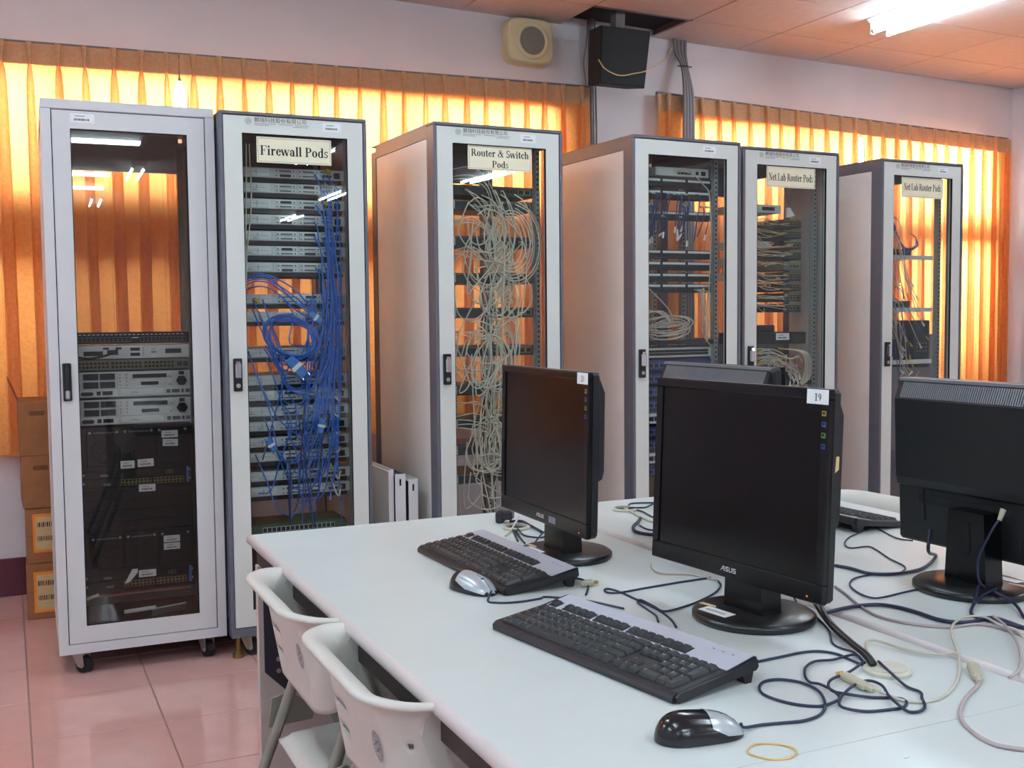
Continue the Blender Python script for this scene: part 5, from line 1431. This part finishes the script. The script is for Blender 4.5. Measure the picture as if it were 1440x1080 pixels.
dcable('mouse2', .0021, 'cable_navy', 'dark cable of the silver topped mouse running along the far keyboard', ends=([(.8425, 1.924, ZTBL+.010)], [(.985, 1.80, ZTBL+.003), (1.02, 1.72, ZTBL+.003)]))
G = 'cables at the far end of the desks'
dcable('farA', .0024, 'cable_navy', 'navy cable loop at the open cable outlet left of monitor 19')
dcable('farB', .0044, 'cable_navy', 'thick navy cable bend left of monitor 19, nearest of the far cables')
dcable('farC', .0034, 'cable_beige', 'beige cable coming out of the open cable outlet')
dcable('farD', .0022, 'cable_navy', 'thin navy cable inside the thick navy bend left of monitor 19')
dcable('farE', .0026, 'cable_black', 'black cable end dropping into the open cable outlet', lift=[.004, .005, .006, .004, -.001])
dcable('mRa', .003, 'cable_navy', 'dark cable loop in front of the right monitor base', lift=[.02, .012, .004, 0, 0, 0])
dcable('mRb', .003, 'cable_navy', 'dark cable leaning on the right monitor base', lift=[.06, .05, .035, .022, .006])
dcable('mRc', .003, 'cable_navy', 'dark cable leaving the right monitor base at the picture edge', lift=[.02, .006, .0])
o = Vector((1.70, 1.49, .99))
c = MB().tube([p-o for p in catmull([(1.70, 1.452, .965), (1.672, 1.452, .955), (1.655, 1.462, .92), (1.648, 1.475, .88), (1.652, 1.478, .84), (1.66, 1.47, .825)], 7)], .0022, 7).build('cable', 'cable_navy', None, smooth=True, loc=o, fixn=False)
tag(c, 'thin cable hanging from the pale plug in the back of the right monitor', 'cable')
MB().cyl(Vector((1.684, 1.452, .975))-o, Vector((1.674, 1.452, .955))-o, .0055, .004, n=10).build('plug', 'plug_beige', c)
def usb_plug(key, label, rz_off=0.0, tip=True):
    (xa, ya), (xb, yb) = TC[key]; a = math.atan2(yb-ya, xb-xa); L = math.hypot(xb-xa, yb-ya)
    z = ZTBL+.0006
    t = tag(empty('cable_plug', (xa, ya, z), a), label, 'plug')
    MB().rbox(0, -.008, 0, L, .008, .011, .003).build('shell', 'plug_beige', t)
    MB().cyl((L, 0, .0055), (L+.014, 0, .0045), .005, .0028, n=10).build('strain_relief', 'plug_beige', t)
    if tip: MB().rbox(-.010, -.006, .003, 0, .006, .0085, .0008).build('contact', 'gold', t)
usb_plug('usbA', 'beige plug with a golden contact lying among the navy cables')
usb_plug('usbB', 'beige plug lying against the seam between the desks', tip=False)
t = tag(empty('power_plug', (TC['plug20'][0][0], TC['plug20'][0][1], ZTBL+.0005), -.7), 'black plug standing in the cable outlet behind the far keyboard', 'plug')
MB().rbox(-.008, -.014, .009, .034, .014, .032, .004).build('body', 'cable_black', t); MB().rbox(-.012, -.016, .0, .010, .016, .03, .004).build('head', 'cable_black', t)
t = tag(empty('cable_clip', (1.03, 1.90, ZTBL)), 'beige cable connector lying left of the base of monitor 19', 'plug')
MB().rbox(0, 0, 0, .03, .014, .012, .003).build('shell', 'plug_beige', t); MB().rbox(.03, .003, .003, .04, .011, .009, .001).build('contact', 'gold', t)
(bx0, by0), (bx1, by1) = TC['band'][0], TC['band'][1]
bc = Vector(((bx0+bx1)/2, (by0+by1)/2, ZTBL+.0013))
pts = [(.030*math.cos(a*math.pi/16)*(1+.04*math.sin(a*.8)), .025*math.sin(a*math.pi/16), .0004*math.sin(a*.7)) for a in range(32)]
c = MB().tube(pts, .0013, 5, closed=True).build('rubber_band', 'rubber_band', None, smooth=True, loc=bc, rot=(0, 0, -.5)); tag(c, 'tan rubber band lying on the desk right of the nearest mouse', 'rubber band')
tag(MB().rbox(-.004, -.0015, 0, .004, .0015, .0008, .0002).build('paper_scrap', 'paper', None, loc=(.985, .985, ZTBL+.0004), rot=(0, 0, .3)), 'tiny white paper scrap on the desk near the lower right corner', 'scrap')

# ================================================================== CHAIRS
def chair_parts():
    t = empty('folding_chair')
    A, R = .204, .072                      # half width and corner radius of the U-shaped plan
    LH = (A-R)+math.pi/2*R+.012
    def plan(u, k=1.0):
        l = abs(u)*LH
        if l < A-R: d, y, th = 0.0, l, 0.0
        elif l < A-R+math.pi/2*R:
            th = (l-(A-R))/R; d, y = R*(1-math.cos(th)), A-R+R*math.sin(th)
        else: th = math.pi/2; d, y = R+(l-(A-R)-math.pi/2*R), A
        return d, math.copysign(y, u)*k, math.copysign(th, u)
    def surf(u, v):
        d, y, th = plan(u, .93+.07*v)
        z0 = .590+.060*abs(u)**7; z1 = .768-.012*abs(u)**5
        return Vector((-.188+.030*(1-v)+d*(.94+.06*v), y, z0+(z1-z0)*v))
    nu, nv = 56, 16
    us = [-1+2*k/nu for k in range(nu+1)]
    rows = [[surf(u, k/nv) for u in us] for k in range(nv+1)]
    for ou, dz in ((.004, .011), (.012, .021), (.023, .028), (.034, .031), (.040, .029), (.041, .024)):     # flared rim
        r = []
        for u in us:
            th = plan(u)[2]; nrm = Vector((-math.cos(th), math.sin(th), 0))
            f = 1-.45*max(0, abs(u)-.8)/.2
            r.append(surf(u, 1)+nrm*ou*f+Vector((0, 0, dz)))
        rows.append(r)
    m = MB(); m.grid(rows)
    def slot(i, j):                          # three slits at the corner of the shell
        u = (us[j]+us[j+1])/2
        if i == 13: return .20 < u < .53
        if i == 9: return .24 < u < .52
        if i == 5: return .30 < u < .50
        return i == 11 and -.80 < u < -.76
    keep = [f for k, f in enumerate(m.f) if not slot(k//nu, k % nu)]
    m.f = keep; m.m = [0]*len(keep)
    b = m.build('backrest', 'chair_plastic', t, smooth=True)
    so = b.modifiers.new('thickness', 'SOLIDIFY'); so.thickness = .006; so.offset = 0
    p = surf(-.44, .60); e = surf(-.42, .60)-surf(-.46, .60); e.normalize(); f = surf(-.44, .66)-surf(-.44, .54); f.normalize(); n = f.cross(e).normalized()
    if n.x > 0: n = -n
    em = MB()
    def pt(r, a): return tuple(p+n*.0045+e*r*math.cos(a)+f*r*math.sin(a))
    for ro, ri in ((.0245, .0232), (.0165, .0152), (.008, .0062)):
        N = 32
        for k in range(N):
            a0, a1 = 2*math.pi*k/N, 2*math.pi*(k+1)/N
            em._add([pt(ro, a0), pt(ro, a1), pt(ri, a1), pt(ri, a0)], [(0, 1, 2, 3)])
    for k in range(22):
        a = 2*math.pi*k/22; em._add([pt(.0222, a), pt(.0222, a+.17), pt(.0178, a+.15), pt(.0178, a+.02)], [(0, 1, 2, 3)])
    for k in range(6):
        a = 2*math.pi*k/6; em._add([pt(.014, a), pt(.009, a+.4), pt(.0045, a), pt(.009, a-.4)], [(0, 1, 2, 3)])
    em.build('emblem', 'ink_grey', b, fixn=False)
    for sy in (-1, 1):                       # broad side arms that carry the shell
        ar = MB(); y = sy*(A+.001)
        ar.prism([(-.140, .765), (-.120, .782), (-.085, .782), (-.050, .735), (-.005, .60), (.045, .47), (.020, .452), (-.025, .455), (-.060, .54), (-.115, .66), (-.145, .74)], y-.006, y+.006, 'y')
        ar.build('side_arm', 'chair_plastic', t)
    # seat
    rows = []
    for k in range(15):
        s = k/14; r = []
        for q in range(21):
            u = -1+q/10
            hw = .215*(1-.18*(1-s)**3)
            x = -.165+.395*s
            edge = max(abs(u)**8, (2*abs(s-.5))**8)
            r.append(Vector((x, u*hw*(1-.06*(2*abs(s-.5))**6), .452-.016*(1-u*u)*(1-(2*s-1)**2)-.020*edge)))
        rows.append(r)
    st = MB().grid(rows).build('seat', 'chair_plastic', t, smooth=True)
    so = st.modifiers.new('thickness', 'SOLIDIFY'); so.thickness = .010; so.offset = -1
    for sy in (-1, 1):
        y = sy*.205
        MB().tube(catmull([(-.10, y*.97, .63), (-.085, y*.97, .57), (-.03, y*.98, .46), (.10, y*.98, .25), (.255, y*.98, .006)], 6), .0125, 8).build('leg', 'chair_leg', t, smooth=True)
        MB().tube(catmull([(-.105, y*.9, .60), (-.150, y*.95, .47), (-.235, y*.98, .25), (-.335, y*1.0, .006)], 6), .0125, 8).build('leg', 'chair_leg', t, smooth=True)
        br = MB(); br.prism([(-.165, .505), (-.125, .515), (-.070, .470), (-.075, .445), (-.175, .440)], y*1.09-.004, y*1.09+.004, 'y'); bk = br.build('hinge_plate', 'chair_leg', t)
        MB().cyl((-.132, y*1.09-sy*.001, .480), (-.132, y*1.09+sy*.010, .480), .009, n=12).build('bolt', 'steel', bk)
    MB().cyl((.20, -.205, .065), (.20, .205, .065), .009, n=8).build('cross_bar', 'chair_leg', t)
    return t
ch = chair_parts()
def put_chair(o, x, y, rz, label):
    o.location = (x, y, 0); o.rotation_euler = (0, 0, rz); tag(o, label, 'chair', 'white folding chairs')
put_chair(ch, .672, 2.155, .0, 'white plastic chair pushed under the desk, the farther of the two at lower left')
put_chair(copy_tree(ch), .670, 1.665, .0, 'nearest white plastic chair at lower left, with a round printed emblem')
put_chair(copy_tree(ch), 2.150, 2.40, math.pi+.05, 'white plastic chair on the far side, its back rising right of monitor 19')

# ------------------------------------------------------------------ computer under the desk
t = tag(empty('computer_tower', (.95, 2.57, 0)), 'brownish computer tower in the shadow under the desk behind the chairs', 'computer')
MB().rbox(-.22, -.09, .02, .22, .09, .44, .004).build('case', 'pc_case', t)
MB().rbox(-.226, -.085, .03, -.219, .085, .43, .003).build('front_panel', 'table_under', t)
for k in range(2): MB().rbox(-.229, -.072, .335+k*.045, -.226, .072, .372+k*.045, .002).build('drive_bay', 'pc_case', t)
MB().cyl((-.232, .05, .28), (-.226, .05, .28), .009, n=14).build('power_button', 'steel', t)
for sx in (-.17, .17): MB().box(sx-.02, -.08, 0, sx+.02, .08, .0205).build('foot', 'rubber', t)

# ------------------------------------------------------------------ cardboard boxes
def carton(x, y, z, w, d, h, rz, label, lab=None, hole=False, openf=False):
    t = tag(empty('cardboard_box', (x, y, z), rz), label, 'box', 'stacked cardboard boxes')
    MB().rbox(0, 0, 0, w, d, h, .003).build('carton', 'cardboard', t)
    if hole: MB().prism([(.05, h-.065), (.105, h-.065), (.112, h-.055), (.105, h-.044), (.05, h-.044), (.043, h-.055)], -.0006, .001, 'y').build('hand_hole', 'cardboard_dark', t)
    else: MB().box(0, -.0006, h*.5-.0008, w, 0, h*.5+.0008).build('tape_seam', 'cardboard_dark', t)
    if lab:
        x0, z0, x1, z1 = lab
        s = MB().box(x0, -.0012, z0, x1, 0, z1).build('label', 'label_orange', t)
        m = MB(); m.box(x0+.012, -.0018, z0+.012, x1-.008, -.0012, z1-.014); m.build('label_field', 'label_tan', s)
        m = MB(); rr = random.Random(int(z*100)+3)
        for zz in (.30, .66):
            k = x0+.018
            while k < x1-.02:
                b = rr.uniform(.002, .006); m.box(k, -.0024, z0+(z1-z0)*zz, k+b, -.0018, z0+(z1-z0)*(zz+.12)); k += b+.004
        m.build('label_print', 'ink', s, fixn=False)
    if openf:
        MB().prism([(0, h), (.004, h), (-.035, h+.10), (-.039, h+.10)], .01, d-.01, 'y').build('open_flap', 'cardboard', t)
    return t
carton(.046, 5.30, 0, .40, .32, .250, -.02, 'lowest cardboard box beside the white rack, with an orange label', (.03, .03, .16, .215))
carton(.052, 5.31, .251, .40, .31, .252, .0, 'second cardboard box from the floor beside the white rack, with an orange label', (.028, .05, .16, .225))
carton(.044, 5.30, .504, .40, .31, .236, .015, 'cardboard box with a hand hole, second from the top of the stack', hole=True)
carton(.036, 5.30, .741, .40, .31, .245, .0, 'open cardboard box topmost of the stack beside the white rack', hole=True, openf=True)

# ------------------------------------------------------------------ loose rack panels between two racks
def loose(x, y0, y1, h, wd, label, mname, slot=True):
    t = tag(empty('loose_side_panel', (x, y0, 0)), label, 'panel', 'loose rack panels')
    MB().rbox(wd-.006, .001, 0, wd, y1-y0, h, .001).build('sheet', mname, t)
    MB().rbox(0, 0, 0, wd, .0012, h-.001, .0004).build('flange', 'rack_white', t)
    MB().box(.003, .0015, h-.012, wd-.006, y1-y0-.002, h-.010).build('top_fold', mname, t)
    if slot: MB().box(wd*.5-.004, -.0006, h-.05, wd*.5+.004, .0003, h-.022).build('slot', 'gap_black', t)
loose(1.432, 4.33, 5.00, .708, .022, 'tall loose side panel leaning deepest between the Firewall and Router racks', 'rack_side', False)
loose(1.455, 4.315, 4.95, .690, .046, 'middle loose rack panel with a slotted grey flange', 'rack_grey')
loose(1.512, 4.31, 4.95, .665, .042, 'front right loose rack panel with a slotted white flange', 'rack_white')

# ------------------------------------------------------------------ wall loudspeaker
t = tag(empty('wall_speaker', on_wall(2.825, -.001, 2.938), WA), 'beige square loudspeaker with a round grille on the wall under the ceiling', 'loudspeaker')
out = []
for k in range(13): out.append((-.148+.010*0, 0))
def barrel(s):
    # rounded square, sides bulging a little
    pts = []; N = 48
    for k in range(N):
        a = 2*math.pi*k/N; c, q = math.cos(a), math.sin(a)
        pts.append((s*.150*math.copysign(abs(c)**.42, c), s*.132*math.copysign(abs(q)**.42, q)))
    return pts
rows = []
for yy, s in ((0, 1.0), (-.060, 1.0), (-.078, .97), (-.086, .90)):
    rows.append([(p[0], yy, p[1]) for p in barrel(s)])
m = MB(); m.grid(rows, close_u=True); m._add(rows[-1], [tuple(range(48))]); m.build('cabinet', 'speaker_beige', t, smooth=False)
m = MB(); rws = []
for rr, yy in ((.108, -.0862), (.102, -.098), (.086, -.098), (.080, -.088)):
    rws.append([(.006+rr*math.cos(2*math.pi*k/40), yy, rr*math.sin(2*math.pi*k/40)) for k in range(40)])
m.grid(rws, close_u=True); m.build('ring', 'speaker_beige', t, smooth=True)
g = MB().cyl((.006, -.0875, 0), (.006, -.0905, 0), .080, n=40).build('grille', 'grille_grey', t)
h = MB()
for q in range(1, 10):
    rr = .0084*q; N = max(6, int(6.0*q))
    for k in range(N):
        a = 2*math.pi*k/N+q*.3; h.cyl((.006+rr*math.cos(a), -.0905, rr*math.sin(a)), (.006+rr*math.cos(a), -.0912, rr*math.sin(a)), .0026, n=6)
h.build('grille_hole', 'void', g, fixn=False)

# ------------------------------------------------------------------ black loudspeaker under the ceiling bay
t = tag(empty('hanging_speaker', (3.278, 5.50, 2.812), WA), 'big black box loudspeaker hanging below the open ceiling bay', 'loudspeaker')
t.rotation_euler = (.07, 0, WA)
m = MB(); yb = .17
F = [(-.166, .0, -.155), (.140, .0, -.155), (.168, .0, .170), (-.166, .0, .170)]
B = [(-.140, yb, -.140), (.115, yb, -.140), (.135, yb, .170), (-.140, yb, .170)]
m._add(F+B, [(0, 1, 2, 3), (7, 6, 5, 4), (0, 4, 5, 1), (1, 5, 6, 2), (2, 6, 7, 3), (3, 7, 4, 0)]); m.build('cabinet', 'speaker_black', t)
m = MB(); m._add([(-.156, -.006, -.145), (.132, -.006, -.145), (.158, -.006, .160), (-.156, -.006, .160), (-.156, 0, -.145), (.132, 0, -.145), (.158, 0, .160), (-.156, 0, .160)], [(0, 1, 2, 3), (0, 4, 5, 1), (1, 5, 6, 2), (2, 6, 7, 3), (3, 7, 4, 0)]); m.build('front_cloth', 'speaker_black', t)
MB().box(-.03, .06, .170, .03, .12, .29).build('bracket', 'conduit', t)

# ------------------------------------------------------------------ cables and ducts on the wall
def wtube(pts, r, mname, name, label, group=None, local=True):
    P = [Vector(on_wall(*p)) for p in pts]; o = P[0].copy()
    c = MB().tube([p-o for p in catmull(P, 5)], r, 7).build(name, mname, None, smooth=True, loc=o, fixn=False)
    return tag(c, label, 'cable', group)
zc = ceil_z(3.3)
for k, (dx, mm, r) in enumerate(((0, 'conduit', .008), (.017, 'conduit_light', .007), (.031, 'conduit', .005), (-.014, 'conduit', .004))):
    wtube([(3.248+dx*1.0, -.035, zc+.12), (3.250+dx, -.035, 2.85), (3.252+dx*1.1, -.04, 2.4), (3.254+dx*.9, -.04, 1.6), (3.252+dx, -.03, .3)], r, mm, 'wall_cable', '%s cable of the bundle on the wall left of the black loudspeaker' % ['thick grey', 'pale grey', 'thin grey', 'thinnest grey'][k], 'left wall cables')
wtube([(3.235, -.035, zc+.1), (3.225, -.03, 2.98), (3.205, -.03, 2.86), (3.22, -.03, 2.74), (3.236, -.03, 2.62), (3.24, -.03, 2.3)], .0034, 'conduit', 'wall_cable', 'single loose dark wire left of the wall cable bundle')
for k in range(8):
    a = (k-3.5)*.011; sx = (-.05+.017*k)
    wtube([(3.885+sx*.9, -.05, zc+.12), (3.885+sx*.75, -.04, 3.0), (3.893+a*.6, -.09, 2.88), (3.880+a*.9, -.15, 2.7), (3.876+a, -.16, 2.45), (3.878+a*.9, -.16, 2.1), (3.878+a*.9, -.16, .3)], .0058, ('conduit', 'conduit_light')[k % 2], 'wall_cable', 'grey cable of the thick bundle right of the black loudspeaker', 'right wall cables')
c = MB().tube([(.052*math.cos(2*math.pi*k/20), .016*math.sin(2*math.pi*k/20), 0) for k in range(20)], .0022, 5, closed=True).build('cable_tie', 'cable_black', None, loc=on_wall(3.893, -.09, 2.885), rot=(0, 0, WA)); tag(c, 'black cable tie round the right wall cable bundle', 'cable tie')
P = [(3.10, 5.49, 2.79), (3.135, 5.47, 2.735), (3.22, 5.46, 2.705), (3.32, 5.465, 2.725), (3.42, 5.48, 2.755), (3.60, 5.60, 2.85), (3.72, 5.72, 2.93), (3.80, 5.80, 3.0)]
o = Vector(P[0]); c = MB().tube([p-o for p in catmull(P, 6)], .0036, 7).build('speaker_wire', 'label_tan', None, smooth=True, loc=o, fixn=False); tag(c, 'tan wire hanging in a bow across the black loudspeaker', 'cable')

# ------------------------------------------------------------------ low cabinet behind the right-hand racks
t = tag(empty('low_cabinet', (3.75, 5.36, 0), WA), 'long grey low cabinet seen through the right-hand racks, below the curtains', 'cabinet')
MB().rbox(0, 0, .06, 1.82, .30, 1.20, .004).build('carcass', 'rack_grey', t)
MB().box(.02, .02, 0, 1.80, .28, .06).build('plinth', 'rack_dark', t)
for k in range(3):
    d = MB().rbox(.012+k*.583, -.016, .08, .578+k*.583, 0, 1.18, .003).build('cabinet_door', 'rack_grey', t)
    MB().rbox(.50+k*.583, -.026, .62, .515+k*.583, -.016, .74, .003).build('pull', 'steel', d)
